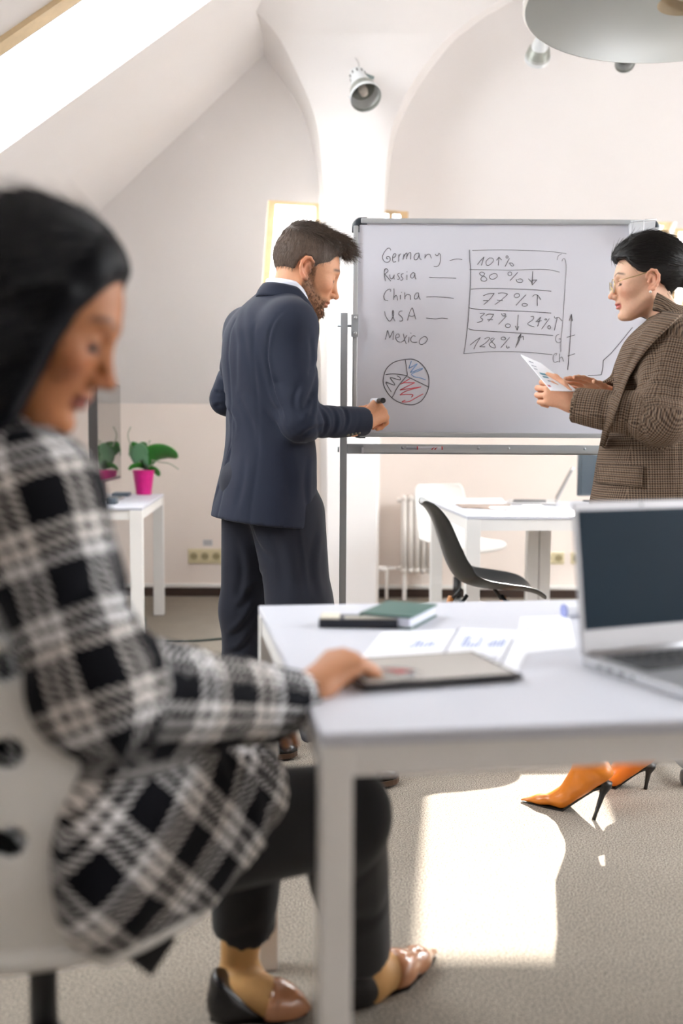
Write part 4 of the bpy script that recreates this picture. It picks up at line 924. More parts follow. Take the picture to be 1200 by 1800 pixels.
# ------------------------------------------------------------------ modelling with distance fields (people)
def smin(a, b, k):
    if k <= 0: return np.minimum(a, b)
    h = np.clip(.5 + .5 * (b - a) / k, 0, 1)
    return b + (a - b) * h - k * h * (1 - h)
def smax(a, b, k): return -smin(-a, -b, k)
V3_ = lambda p: np.array(p, float)
class Sdf:
    def __init__(s, h): s.h = h; s.P = []; s.post = []
    def _add(s, fn, lo, hi, k, op): s.P.append((fn, V3_(lo), V3_(hi), k, op)); return s
    def ell(s, c, r, R=None, k=.01, op='+'):
        c, r = V3_(c), V3_(r if not np.isscalar(r) else (r, r, r)); rm = r.max(); Rm = None if R is None else np.array(R, float)
        def fn(X, Y, Z):
            x, y, z = X - c[0], Y - c[1], Z - c[2]
            if Rm is not None: x, y, z = (Rm[0, i] * x + Rm[1, i] * y + Rm[2, i] * z for i in range(3))
            k0 = np.sqrt((x / r[0]) ** 2 + (y / r[1]) ** 2 + (z / r[2]) ** 2); k1 = np.sqrt((x / r[0] ** 2) ** 2 + (y / r[1] ** 2) ** 2 + (z / r[2] ** 2) ** 2) + 1e-9
            return k0 * (k0 - 1) / k1
        return s._add(fn, c - rm, c + rm, k, op)
    def cap(s, a, b, ra, rb=None, k=.01, op='+', flat=None, ratio=1., fold=None):
        """round cone; flat = direction squeezed by ratio; fold = (start, end, amp, wavelength, skew) ripples in metres along the axis"""
        a, b = V3_(a), V3_(b); rb = ra if rb is None else rb; ab = b - a; L2 = ab @ ab + 1e-12; L = sqrt(L2); ax = ab / L
        e = np.cross(ax, [0, 0, 1.]); e = e / np.linalg.norm(e) if np.linalg.norm(e) > .05 else np.array([1., 0, 0]); w = np.cross(ax, e)
        n = None
        if flat is not None: n = V3_(flat); n = n - ax * (n @ ax); n /= np.linalg.norm(n)
        def fn(X, Y, Z):
            x, y, z = X - a[0], Y - a[1], Z - a[2]
            t = np.clip((x * ab[0] + y * ab[1] + z * ab[2]) / L2, 0, 1)
            dx, dy, dz = x - t * ab[0], y - t * ab[1], z - t * ab[2]
            if n is not None:
                q = (dx * n[0] + dy * n[1] + dz * n[2]) * (1 / ratio - 1)
                dx, dy, dz = dx + q * n[0], dy + q * n[1], dz + q * n[2]
            d = np.sqrt(dx * dx + dy * dy + dz * dz) - (ra + (rb - ra) * t)
            if n is not None: d = d * ratio
            if fold is not None:
                for f0, f1, amp, wl, sk in fold:
                    v = t * L; u = np.arctan2(dx * e[0] + dy * e[1] + dz * e[2], dx * w[0] + dy * w[1] + dz * w[2])
                    m = np.clip(1 - np.abs((v - (f0 + f1) / 2) / ((f1 - f0) / 2)), 0, 1) ** .7
                    d = d + 1.8 * amp * m * ((1 - np.abs(np.sin(pi * v / wl + .5 * sk * u + .9 * np.sin(1.7 * u + v * 13 + wl * 90)))) ** 2.6 * np.clip(.5 + .8 * np.sin(u * 1.3 + v * 31), 0, 1) * 1.8 - .25 * np.sin(2 * pi * v / (wl * 2.3) + sk * u))
            return d
        R_ = max(ra, rb) * max(1, ratio) + .008
        return s._add(fn, np.minimum(a, b) - R_, np.maximum(a, b) + R_, k, op)
    def chain(s, pts, rs, **kw):
        for i in range(len(pts) - 1): s.cap(pts[i], pts[i + 1], rs[i], rs[i + 1], **kw)
        return s
    def loft(s, secs, yaw=0, k=.02, op='+', groove=(), axis=None, ex=2., ripple=None):
        """vertical loft; secs: (z, x, y, rx, ry) with rx along the yaw heading"""
        a = np.array(sorted(secs), float); z0, z1 = a[0, 0], a[-1, 0]; c_, s_ = cos(yaw), sin(yaw)
        zz = np.linspace(z0, z1, 80)
        def sm(i):                                   # smooth interpolation
            v = np.interp(zz, a[:, 0], a[:, i]); kr = np.array([1, 2, 3, 2, 1.]); kr /= kr.sum()
            for _ in range(2): v = np.convolve(np.pad(v, 2, mode='edge'), kr, 'valid')
            return v
        T_ = [sm(i) for i in range(1, 5)]
        def fn(X, Y, Z):
            cx, cy, rx, ry = (np.interp(Z, zz, q) for q in T_)
            x, y = X - cx, Y - cy; u, v = x * c_ + y * s_, -x * s_ + y * c_
            if ex == 2: q = np.sqrt((u / rx) ** 2 + (v / ry) ** 2)
            else: q = ((np.abs(u) / rx) ** ex + (np.abs(v) / ry) ** ex) ** (1 / ex)
            d = (q - 1) * np.minimum(rx, ry)
            if groove or ripple:
                ph = np.arctan2(v, u)
                for p0, dep, wd, za, zb in groove:
                    dd = np.abs((ph - p0 + pi) % (2 * pi) - pi) * np.sqrt(u * u + v * v)
                    d = d + dep * np.exp(-(dd / wd) ** 2) * ((Z > za) & (Z < zb))
                if ripple:
                    for za, zb, amp, nf, tw, p0 in ripple:
                        m = np.clip(1 - np.abs((Z - (za + zb) / 2) / ((zb - za) / 2)), 0, 1)
                        d = d - amp * m * np.sin(nf * ph + tw * Z + p0 + .8 * np.sin(Z * 21))
            return np.maximum(d, np.maximum(Z - z1, z0 - Z))
        R_ = a[:, 3:5].max()
        return s._add(fn, (a[:, 1].min() - R_, a[:, 2].min() - R_, z0), (a[:, 1].max() + R_, a[:, 2].max() + R_, z1), k, op)
    def poly(s, pts, axis, lo, hi, k=.004, op='&', side=1):
        """prism over a closed polygon in the plane across `axis` (0 x, 1 y, 2 z)"""
        P = np.array(pts, float)
        def fn(X, Y, Z):
            q = [X, Y, Z]; del q[axis]; u, v = q
            u, v = np.broadcast_arrays(u, v)
            d = np.full(u.shape, 1e9); sg = np.ones(u.shape)
            n = len(P)
            for i in range(n):
                a, b = P[i], P[i - 1]; e = b - a; wu, wv = u - a[0], v - a[1]
                t = np.clip((wu * e[0] + wv * e[1]) / (e @ e), 0, 1)
                d = np.minimum(d, (wu - e[0] * t) ** 2 + (wv - e[1] * t) ** 2)
                c1 = v >= a[1]; c2 = v < b[1]; c3 = e[0] * wv > e[1] * wu
                al = c1 & c2 & c3; no = ~c1 & ~c2 & ~c3
                sg = np.where(al | no, -sg, sg)
            return sg * np.sqrt(d)
        return s._add(fn, lo, hi, k, op)
    def half(s, p, n, k=.003, op='&'):
        """keep the side the normal points away from"""
        p, n = V3_(p), V3_(n); n = n / np.linalg.norm(n)
        return s._add(lambda X, Y, Z: (X - p[0]) * n[0] + (Y - p[1]) * n[1] + (Z - p[2]) * n[2], (-9,) * 3, (9,) * 3, k, op)
    def cut(s, p, n, r, k=.003, deep=0, hr=0):
        """cut a sleeve or leg off square at p (n points outwards) and hollow it"""
        p, n = V3_(p), V3_(n); n = n / np.linalg.norm(n)
        def f(X, Y, Z):
            x, y, z = X - p[0], Y - p[1], Z - p[2]
            return np.maximum(-(x * n[0] + y * n[1] + z * n[2]), np.sqrt(x * x + y * y + z * z) - r)
        s._add(f, p - r, p + r, k, '-')
        if deep: s.cap(p + n * .02, p - n * deep, hr, hr * .95, k=.004, op='-')
        return s
    def fn(s, f, lo, hi, k=.005, op='+'): return s._add(f, lo, hi, k, op)
    def mesh(s):
        h = s.h; pl = [p for p in s.P if p[4] == '+']
        lo = np.min([p[1] for p in pl], 0) - 3 * h; hi = np.max([p[2] for p in pl], 0) + 3 * h
        n = np.ceil((hi - lo) / h).astype(int) + 1
        ax = [lo[i] + h * np.arange(n[i]) for i in range(3)]
        D = np.full(tuple(n), .2, np.float32)
        for f, a, b, k, op in s.P:
            if op == '&': i0 = np.zeros(3, int); i1 = n
            else:
                i0 = np.clip(np.floor((a - k - 2.5 * h - lo) / h).astype(int), 0, n - 1); i1 = np.clip(np.ceil((b + k + 2.5 * h - lo) / h).astype(int) + 1, 1, n)
            sl = tuple(slice(i0[q], i1[q]) for q in range(3))
            X = ax[0][sl[0]][:, None, None]; Y = ax[1][sl[1]][None, :, None]; Z = ax[2][sl[2]][None, None, :]
            d = f(X, Y, Z); cur = D[sl]
            D[sl] = smin(cur, d, k) if op == '+' else (smax(cur, -d, k) if op == '-' else smax(cur, d, k))
        return nets(D, lo, h)

def nets(D, lo, h):
    I = D < 0
    c = [I[a:I.shape[0] - 1 + a, b:I.shape[1] - 1 + b, d:I.shape[2] - 1 + d] for a in (0, 1) for b in (0, 1) for d in (0, 1)]
    an = np.logical_or.reduce(c); al = np.logical_and.reduce(c); act = an & ~al
    ijk = np.argwhere(act); N = len(ijk)
    vid = np.full(act.shape, -1, np.int64); vid[act] = np.arange(N)
    off = np.array([(a, b, d) for a in (0, 1) for b in (0, 1) for d in (0, 1)])
    val = np.stack([D[ijk[:, 0] + o[0], ijk[:, 1] + o[1], ijk[:, 2] + o[2]] for o in off], 1).astype(float)
    acc = np.zeros((N, 3)); cnt = np.zeros(N)
    for i in range(8):
        for j in range(i + 1, 8):
            if np.abs(off[i] - off[j]).sum() != 1: continue
            a, b = val[:, i], val[:, j]; m = (a < 0) != (b < 0)
            t = np.where(m, a / np.where(m, a - b, 1), 0)
            acc += np.where(m[:, None], off[i] + (off[j] - off[i]) * t[:, None], 0); cnt += m
    V = lo + h * (ijk + acc / cnt[:, None])
    F = []
    for ax in range(3):
        o = [q for q in range(3) if q != ax]
        s0 = [slice(None)] * 3; s1 = [slice(None)] * 3; s0[ax] = slice(0, -1); s1[ax] = slice(1, None)
        a, b = I[tuple(s0)], I[tuple(s1)]; e = np.argwhere(a != b)
        ok = (e[:, o[0]] > 0) & (e[:, o[1]] > 0) & (e[:, o[0]] < act.shape[o[0]]) & (e[:, o[1]] < act.shape[o[1]]); e = e[ok]
        q = []
        for d0, d1 in ((-1, -1), (0, -1), (0, 0), (-1, 0)):
            t = e.copy(); t[:, o[0]] += d0; t[:, o[1]] += d1; q.append(vid[t[:, 0], t[:, 1], t[:, 2]])
        q = np.stack(q, 1); fl = a[e[:, 0], e[:, 1], e[:, 2]]
        if ax == 1: fl = ~fl
        q[~fl] = q[~fl][:, ::-1]; F.append(q)
    return V, np.concatenate(F)

def relax(V, F, n=2, f=.5):
    for _ in range(n):
        A = np.zeros_like(V); c = np.zeros(len(V))
        for i in range(4):
            for j in (1, 3): np.add.at(A, F[:, i], V[F[:, (i + j) % 4]]); np.add.at(c, F[:, i], 1)
        V = V + f * (A / np.maximum(c, 1)[:, None] - V)
    return V

def mesh_obj(name, V, F, m, parent=None, color=None, guv=None, M4=None):
    if M4 is not None: V = V @ np.array(M4.to_3x3()).T + np.array(M4.translation)
    base = np.array(world_loc(parent)) if parent else np.zeros(3)
    me = bpy.data.meshes.new(name); me.vertices.add(len(V)); me.vertices.foreach_set('co', (V - base).astype(np.float32).ravel())
    me.loops.add(len(F) * 4); me.loops.foreach_set('vertex_index', F.astype(np.int32).ravel())
    me.polygons.add(len(F)); me.polygons.foreach_set('loop_start', np.arange(0, len(F) * 4, 4, dtype=np.int32))
    me.update(calc_edges=True); me.validate(); me.shade_smooth()
    if color is not None:
        at_ = me.color_attributes.new('tint', 'FLOAT_COLOR', 'POINT'); at_.data.foreach_set('color', np.concatenate([color, np.ones((len(V), 1))], 1).astype(np.float32).ravel())
    if guv is not None:
        at_ = me.attributes.new('cloth', 'FLOAT_VECTOR', 'POINT'); at_.data.foreach_set('vector', guv.astype(np.float32).ravel())
    o = bpy.data.objects.new(name, me); COL.objects.link(o); me.materials.append(m)
    if parent: o.parent = parent
    return o

def crease(V, F, strokes):
    """cloth folds: each stroke is (pixels along the fold, depth, width); dents the surface and raises a soft ridge beside it"""
    N_ = np.zeros_like(V); n = np.cross(V[F[:, 2]] - V[F[:, 0]], V[F[:, 3]] - V[F[:, 1]])
    for i in range(4): np.add.at(N_, F[:, i], n)
    N_ /= np.linalg.norm(N_, axis=1)[:, None] + 1e-12; D = np.zeros(len(V))
    for px, a, w in strokes:
        P = np.array(catmull([surf(V, x, y, 6) for x, y in px], 4)); best = np.full(len(V), 1e9); tt = np.zeros(len(V)); sg = np.zeros(len(V)); m = len(P) - 1
        box = (V > P.min(0) - 4 * w).all(1) & (V < P.max(0) + 4 * w).all(1); Q = V[box]
        b_, t_, s_ = best[box], tt[box], sg[box]
        for i in range(m):
            e = P[i + 1] - P[i]; L2 = e @ e + 1e-12; q = Q - P[i]; t = np.clip(q @ e / L2, 0, 1); r = q - t[:, None] * e; d = np.linalg.norm(r, axis=1); k = d < b_
            b_[k] = d[k]; t_[k] = (i + t[k]) / m; s_[k] = (np.cross(e, r[k]) * N_[box][k]).sum(1)
        tap = np.sin(pi * np.clip(t_, .02, .98)) ** .6
        D[box] += tap * (-a * np.exp(-(b_ / w) ** 2) + .75 * a * np.exp(-((b_ - 1.7 * w) / (1.1 * w)) ** 2) * (s_ > 0))
    return V + N_ * D[:, None]

def surf(V, x, y, rad=5., lift=.0):
    """the nearest point of a built surface along a sight line"""
    q = V - _O; z = q @ _f; px = 600 + FPX * (q @ _r) / z; py = 900 - FPX * (q @ _u) / z
    d2 = (px - x) ** 2 + (py - y) ** 2; m = d2 < rad * rad
    while not m.any(): rad *= 1.6; m = d2 < rad * rad
    Y = V[m, 1]; Yn = Y.min(); k = m & (V[:, 1] < Yn + .03)
    return at(x, y, float(np.average(V[k, 1], weights=1 / (d2[k] + 2))) - lift)

def join_islands(parts):
    Vs, Fs, n = [], [], 0
    for V, F in parts: Vs.append(V); Fs.append(F + n); n += len(V)
    return np.concatenate(Vs), np.concatenate(Fs)
def xf(V, M4): return V @ np.array(M4.to_3x3()).T + np.array(M4.translation)
def frame(o, f, u, sc=1.):
    """matrix with x = f, z close to u"""
    f = Vector(f).normalized(); l = Vector(u).cross(f).normalized(); u = f.cross(l)
    return Matrix.Translation(Vector(o)) @ Matrix((f, l, u)).transposed().to_4x4() @ Matrix.Scale(sc, 4)

def cloth_uv(V, segs, box=False):
    """segs: (a, b, radius, reference direction); gives metres round and along the nearest limb"""
    best = np.full(len(V), 1e9); out = np.zeros((len(V), 3)); run = 0
    for i, (a, b, r, ref) in enumerate(segs):
        a, b = V3_(a), V3_(b); ab = b - a; L = np.linalg.norm(ab); ax = ab / L
        e = V3_(ref); e = e - ax * (e @ ax); e /= np.linalg.norm(e); w = np.cross(ax, e)
        q = V - a; t = q @ ax; tc = np.clip(t, 0, L); rad = q - tc[:, None] * ax
        d = np.linalg.norm(rad, axis=1) / r
        u = np.arctan2(rad @ w, rad @ e) * r if not box else np.where(np.abs(rad @ e) > np.abs(rad @ w), rad @ w, rad @ e + .0017)
        v_ = t + run
        if box: o_ = (t < 0) | (t > L); v_ = np.where(o_, rad @ e + .4, v_); u = np.where(o_, rad @ w, u)
        m = d < best; best[m] = d[m]
        out[m] = np.stack([u[m], v_[m], np.full(m.sum(), i * .37)], 1); run += L
    return out

# skin colours are given per vertex (lips, brows, stubble); light and shade stay with the renderer
def skin_mat(name):
    return mat(name, '#c98d6b', .5, attr='tint', sss=.12, spec=.35, noise=.04, nscale=160, bump=.06, bscale=500)
def gauss(d, w): return np.exp(-(d / w) ** 2)
def L3(h): return np.array(lin(h)[:3])

def head_sdf(h=.0028, female=False, neck_to=(-.06, 0, -.2), neck_r=(.055, .062), open_eyes=False, nose=1.):
    s = Sdf(h); fm = female
    s.ell((-.008, 0, .045), (.098, .075, .086), k=.02)
    s.ell((.036, 0, .004), (.059, .062, .078), k=.03)
    s.ell((.046, 0, -.058), (.046, .042 if fm else .046, .046), k=.03)
    for sg in (-1, 1):
        s.cap((.0, sg * .052, -.042), (.066, sg * .016, -.090 if fm else -.094), .016, .016, k=.025)
        s.ell((.062, sg * .043, -.014), (.024, .02, .02), k=.02)
    s.ell((.084, 0, -.092), (.016, .017, .015), k=.014)
    s.cap((.083, -.026, .034), (.083, .026, .034), .010 if fm else .0125, k=.016)
    for sg in (-1, 1):
        s.ell((.101, sg * .031, .013), (.016, .018, .012), k=.014, op='-')
        s.ell((.0755, sg * .032, .0115), (.0145, .0155, .0135), k=.005)
    s.cap((.0885, 0, .020), (.110 + .002 * nose, 0, -.022), .0075, .0085, k=.012)
    s.ell((.112 + .002 * nose, 0, -.0255), (.010, .0095, .0085), k=.007)
    for sg in (-1, 1):
        s.ell((.101, sg * .0115, -.0295), (.0105, .0065, .0075), k=.006)
        s.ell((.108, sg * .006, -.0350), (.004, .003, .003), k=.003, op='-')
    s.ell((.089, 0, -.046), (.012, .016, .012), k=.012)
    s.ell((.0955, 0, -.0520), (.0095, .021, .0055 if not fm else .006), k=.004)
    s.ell((.0935, 0, -.0640), (.0095, .0175, .0062 if not fm else .0068), k=.004)
    s.cap((.107, 0, -.0578), (.088, .024, -.0590), .0016, k=.003, op='-'); s.cap((.107, 0, -.0578), (.088, -.024, -.0590), .0016, k=.003, op='-')
    s.ell((.103, 0, -.0765), (.008, .02, .004), k=.010, op='-')
    # ears
    for sg in (-1, 1):
        s.ell((-.009, sg * .0765, 0), (.017, .006, .028), k=.006)
        pts = [(.008, .0745, .012), (.006, .080, .024), (-.006, .0835, .032), (-.019, .0855, .027), (-.026, .087, .012), (-.024, .0865, -.004), (-.016, .085, -.018), (-.006, .083, -.028), (.003, .079, -.030), (.006, .0755, -.022)]
        s.chain([(a, sg * b, c) for a, b, c in pts], [.004, .0042, .0045, .0045, .0045, .0045, .0048, .0062, .0058, .004], k=.004)
        s.chain([(a, sg * b, c) for a, b, c in ((-.004, .0815, .018), (-.014, .083, .008), (-.013, .0825, -.008), (-.005, .081, -.014))], [.003] * 4, k=.004)
        s.ell((.006, sg * .079, -.004), (.005, .004, .006), k=.004)
        s.ell((-.004, sg * .084, -.002), (.006, .006, .009), k=.004, op='-')
    s.cap((-.022, 0, -.045), neck_to, neck_r[0], neck_r[1], k=.03)
    return s

def face_tint(V, base, lip, brow, female=False, beard=None, blush=None, lash='#2a1a14', lw=.0022):
    x, y, z = V.T; n = len(V); c = np.tile(L3(base), (n, 1)); ay = np.abs(y)
    def mix(col, m): nonlocal c; m = np.clip(m, 0, 1)[:, None]; c = c * (1 - m) + L3(col) * m
    if blush: mix(blush, .5 * gauss(np.sqrt((x - .075) ** 2 + (ay - .042) ** 2 + (z + .02) ** 2), .025)); mix(blush, .5 * gauss(np.sqrt((x - .112) ** 2 + y ** 2 + (z + .027) ** 2), .013)); mix(blush, .45 * ((ay > .074) & (x < .012) & (x > -.03)))
    rs = np.random.RandomState(4)
    if beard:
        nz = .8 + .4 * rs.rand(n)
        zl = np.interp(x, [-.01, .010, .022, .03, .045, .07, .09, .12], [.03, .035, .02, -.014, -.034, -.046, -.042, -.040])
        m = np.clip((zl - z) / .012, 0, 1) * np.clip((x + .004 + .2 * np.maximum(0, -.02 - z)) / .01, 0, 1) * np.clip((z + .122) / .01, 0, 1) * (x > -.004)
        m *= 1 - .9 * gauss(np.sqrt(((z + .058) / 1.0) ** 2 + (np.maximum(ay - .012, 0)) ** 2), .0075) * (x > .08)
        mix(beard, m * nz * .62)
    ml = ((x > .084) & (ay < .0235)) * np.clip(1.6 - 1.6 * np.abs(z + .0585) / .0125, 0, 1) * np.clip((.0235 - ay) / .006, 0, 1); mix(lip, ml * (.9 if female else .55))
    mb = gauss(z - (.0365 + .006 * np.clip((ay - .012) / .02, 0, 1) - .010 * np.clip((ay - .036) / .02, 0, 1)), .0042 if not female else .0030) * np.clip((ay - .008) / .006, 0, 1) * np.clip((.056 - ay) / .008, 0, 1) * (x > .045); mix(brow, mb * .85)
    me = gauss(z - (.0045 - 12 * (ay - .032) ** 2 + .002), lw) * np.clip((.0165 - np.abs(ay - .032)) / .004, 0, 1) * (x > .06); mix(lash, me * .9)
    return c

def lashes(root, Mh, m, r=.0011, out=.0):
    for sg in (-1, 1):
        pts = []
        for dy in np.linspace(-.0125, .0135, 9):
            x = .0755 + .0145 * sqrt(max(.02, 1 - .31 - (dy / .0165) ** 2)) + .0012
            pts.append(Mh @ Vector((x + out, sg * (.032 + dy), .0042 - 14 * dy * dy)))
        MB().tube(pts, [r * .5] + [r] * 7 + [r * .6], 6).build('eyelashes', m, root, smooth=True)

def hand_sdf(s, wrist, d, n, side, L=.185, curls=None, thumb=None, spread=(.10, .02, -.06, -.15), fat=1.0, wl=.06, back=.0):
    """d: towards the fingers, n: out of the back of the hand, side: towards the thumb"""
    d = Vector(d).normalized(); n = Vector(n); n = (n - d * n.dot(d)).normalized(); t = d.cross(n); t = t if t.dot(Vector(side)) > 0 else -t
    k = L / .185; W = Vector(wrist); f = fat * k
    P = lambda a, b, c=0: W + d * (a * k) + t * (b * k) + n * (c * k)
    s.cap(P(-wl, 0, -.002), P(.008, 0, 0), .025 * f, .026 * f, k=.012, flat=n, ratio=.74)
    s.cap(P(.008, .004, .0), P(.080, .020, .003), .023 * f, .0165 * f, k=.012, flat=n, ratio=.72)
    s.cap(P(.008, -.004, .0), P(.072, -.022, .001), .023 * f, .0165 * f, k=.012, flat=n, ratio=.72)
    s.cap(P(.01, .0, .0), P(.08, .0, .004), .023 * f, .018 * f, k=.012, flat=n, ratio=.72)
    s.ell(P(.03, .024, -.010), (.017 * f,) * 3, k=.014)
    base = ((.088, .030, .001), (.092, .010, .003), (.088, -.0105, .002), (.078, -.029, 0)); ln = ((.044, .026, .021), (.048, .030, .022), (.045, .028, .022), (.035, .021, .019)); rr = (.0088, .0090, .0086, .0076)
    curls = curls or ((.3, .4, .3),) * 4; tips = []
    for i in range(4):
        p = P(*base[i]); a = 0; pts = [P(base[i][0] - .02, base[i][1] * .92, base[i][2]), p]; dd = (d + t * spread[i]).normalized()
        for j in range(3):
            a += curls[i][j]; v = dd * cos(a) - n * sin(a); p = p + v * (ln[i][j] * k); pts.append(p)
        r = rr[i] * f
        s.chain(pts, [r * 1.1, r * 1.1, r * 1.0, r * .92, r * .78], k=.004)
        tips.append(pts)
    th = thumb or ((.75, .55, -.35), (.85, .25, -.35), (.95, .05, -.2))
    p = P(.022, .024, -.008); pts = [p]
    for (a, b, c), l in zip(th, (.042, .034, .028)):
        v = (d * a + t * b + n * c).normalized(); p = p + v * (l * k); pts.append(p)
    s.chain(pts, [.0135 * f, .0112 * f, .0102 * f, .0082 * f], k=.006)
    return tips, pts

def strands(name, roots, dirs, length, r, m, parent, seg=4, droop=0., jit=.15, seed=0, seedlen=.3):
    """short hairs: roots and directions in world space"""
    rs = np.random.RandomState(seed); n = len(roots); dirs = dirs + rs.randn(n, 3) * jit; dirs /= np.linalg.norm(dirs, axis=1)[:, None]
    ln = length * (1 + seedlen * rs.randn(n).clip(-1.5, 1.5)); base = np.array(world_loc(parent))
    cv = bpy.data.hair_curves.new(name); cv.add_curves([seg] * n)
    pos = np.zeros((n, seg, 3))
    for i in range(seg):
        t = i / (seg - 1); pos[:, i] = roots + dirs * (ln * t)[:, None]; pos[:, i, 2] -= droop * ln * t * t
    cv.attributes['position'].data.foreach_set('vector', (pos - base).astype(np.float32).ravel())
    ra = cv.attributes.get('radius') or cv.attributes.new('radius', 'FLOAT', 'POINT')
    ra.data.foreach_set('value', np.tile(np.linspace(r, r * .35, seg), n).astype(np.float32))
    o = bpy.data.objects.new(name, cv); COL.objects.link(o); cv.materials.append(m); o.parent = parent
    o['kind'] = 'stuff'
    return o

def band(mb, c0, c1, ax_u, ax_v, f0, f1, n=40, a0=0., a1=2 * pi, rows=6, curve=0.):
    """collar or cuff: from ellipse at c0 to ellipse at c1; f0, f1: (ru, rv, lift(angle))"""
    R = []
    ax_u, ax_v = Vector(ax_u), Vector(ax_v); up = ax_u.cross(ax_v).normalized()
    for i in range(rows + 1):
        t = i / rows; row = []
        for k in range(n + 1):
            a = a0 + (a1 - a0) * k / n
            p = Vector(c0).lerp(Vector(c1), t); ru = f0[0] + (f1[0] - f0[0]) * t + curve * sin(pi * t); rv = f0[1] + (f1[1] - f0[1]) * t + curve * sin(pi * t)
            lift = f0[2](a) * (1 - t) + f1[2](a) * t
            row.append(p + ax_u * (ru * cos(a)) + ax_v * (rv * sin(a)) + up * lift)
        R.append(row)
    return mb.grid(R)

# ------------------------------------------------------------------ man in the navy suit
M_NAVY = mat('navy_wool', '#0b152b', .85, sheen=.06, noise=.06, nscale=260, bump=.12, bscale=900)
M_NAVYP = mat('navy_wool_trousers', '#0f1424', .85, sheen=.06, noise=.06, nscale=260, bump=.12, bscale=900)
M_SHIRT = mat('shirt_white', '#e3e6f2', .7)
M_SKIN = skin_mat('skin')
M_HAIRB = mat('brown_hair', '#4a3b30', .6, attr='tint', noise=.35, nscale=90, bump=.8, bscale=70, bstretch=(1, 1, .25))
M_STRB = mat('brown_strand', '#4a3a2e', .5); M_BEARD = mat('beard_strand', '#5c3d25', .5)
M_SHOE = mat('black_leather', '#17171a', .22, spec=.6)
def man():
    th = radians(28); FW = Vector((cos(th), sin(th), 0)); RT = Vector((sin(th), -cos(th), 0)); Z = Vector((0, 0, 1))
    root = empty('person', (-.13, 3.2, 0), 'bearded man in a navy suit drawing on the whiteboard with a black marker', 'person')
    YC = 3.18
    # --- jacket
    rows = [(505, 497, .055, .07), (530, 484, .085, .13), (552, 474, .105, .175), (585, 467, .122, .205), (630, 466, .128, .205), (700, 471, .126, .19), (750, 474, .128, .183), (800, 474, .136, .19), (860, 467, .149, .20), (917, 461, .160, .213)]
    secs = []
    for y, x, dep, lat in rows:
        p = at(x, y, YC); secs.append((p.z, p.x, p.y, dep, lat))
    hem_z = secs[-1][0]
    J = Sdf(.0055)
    secs.append((hem_z - .02, secs[-1][1] - .003, secs[-1][2], .163, .216))
    J.loft(secs, yaw=th, k=.03, groove=[(pi, .003, .006, hem_z - .05, 1.45), (-2.2, .0028, .005, hem_z - .05, 1.42), (2.2, .0025, .005, hem_z - .05, 1.42)],
           ripple=[(1.0, 1.42, .0035, 5, 9, .6), (.80, 1.08, .004, 4, -3, 1.5), (1.05, 1.25, .003, 7, 22, 0)])
    rs = at(512, 585, 3.03); re = at(529, 742, 2.985); rw = at(636, 741, 3.14)
    J.cap(rs + Z * .012, re, .074, .053, k=.045, fold=[(.02, .24, .0022, .11, 1.0), (.20, .33, .003, .05, 1.2)])
    J.cap(re, rw, .054, .046, k=.025, fold=[(-.02, .13, .0035, .055, 1.5), (.06, .2, .0018, .05, 1)])
    J.ell(at(510, 574, 3.05), (.07, .075, .07), k=.05)
    ls = at(436, 590, 3.33); le = at(397, 702, 3.42); lw = at(460, 735, 3.58)
    J.cap(ls, le, .066, .052, k=.04, fold=[(.06, .26, .003, .06, 1)]); J.cap(le, lw, .052, .045, k=.02, fold=[(0, .12, .004, .04, 1)])
    J.ell(at(432, 575, 3.31), (.062, .062, .062), k=.05)
    # trim cuff and hem
    dw = (rw - re).normalized()
    J.half(rw, dw, k=.004) if False else None
    hp = Vector((secs[-2][1], secs[-2][2], hem_z))
    J.fn(lambda X, Y, Zz: np.maximum(Zz - (hem_z + .018 + (X - hp.x) * -.055), -9), (-9,) * 3, (9,) * 3, .003, '-') if False else None
    J.half(hp, Vector((-.10, -.02, -1)), k=.003)
    J.cut(rw + dw * .012, dw, .075, deep=.05, hr=.036); J.cut(lw, lw - le, .08)
    # vent at the back
    a, b = at(408, 775, 3.06), at(362, 895, 3.06)
    J.cap(a, b, .004, .010, k=.006, op='-')
    cut = Sdf(.0055)
    V, F = J.mesh(); V = relax(V, F, 2, .45)
    V = crease(V, F, [(((498, 547), (477, 574), (470, 612), (474, 655), (490, 709), (505, 745)), .004, .006),
        (((447, 600), (460, 655), (476, 712), (494, 740)), 0.0035, .014), (((412, 555), (415, 610), (413, 690)), .0018, .014), (((430, 535), (427, 585), (439, 645), (455, 700)), .0022, .016),
        (((470, 640), (480, 690), (497, 730)), .006, .009), (((462, 720), (485, 750), (512, 778)), .005, .010), (((420, 700), (440, 740), (452, 800)), .004, .014),
        (((526, 672), (517, 708), (530, 735)), .005, .009), (((557, 655), (546, 695), (530, 728)), .006, .010), (((553, 690), (548, 720), (538, 745)), .005, .008),
        (((562, 719), (572, 742), (566, 764)), .0045, .007), (((583, 719), (590, 742), (584, 762)), .0035, .007), (((604, 718), (609, 738), (603, 756)), .0025, .006), (((520, 772), (545, 756), (572, 752)), .004, .008),
        (((545, 590), (548, 620), (545, 650)), .003, .010), (((390, 700), (405, 730), (412, 760)), .004, .010), (((372, 680), (384, 690), (394, 692)), .004, .006), (((370, 705), (383, 712), (393, 712)), .004, .006),
        (((500, 790), (510, 840), (506, 895)), .003, .014), (((540, 800), (536, 850), (542, 905)), .003, .012), (((430, 800), (425, 850), (415, 895)), .003, .014),
        (((405, 775), (390, 825), (369, 888)), .007, .006)])
    mesh_obj('jacket', V, F, M_NAVY, root); V_j = V
    # cuff opening: dark lining ring and buttons
    e = dw.orthogonal().normalized(); w_ = dw.cross(e)
    # --- jacket collar and shirt collar round the neck
    nb = at(492, 500, 3.20)                          # back of the neck base
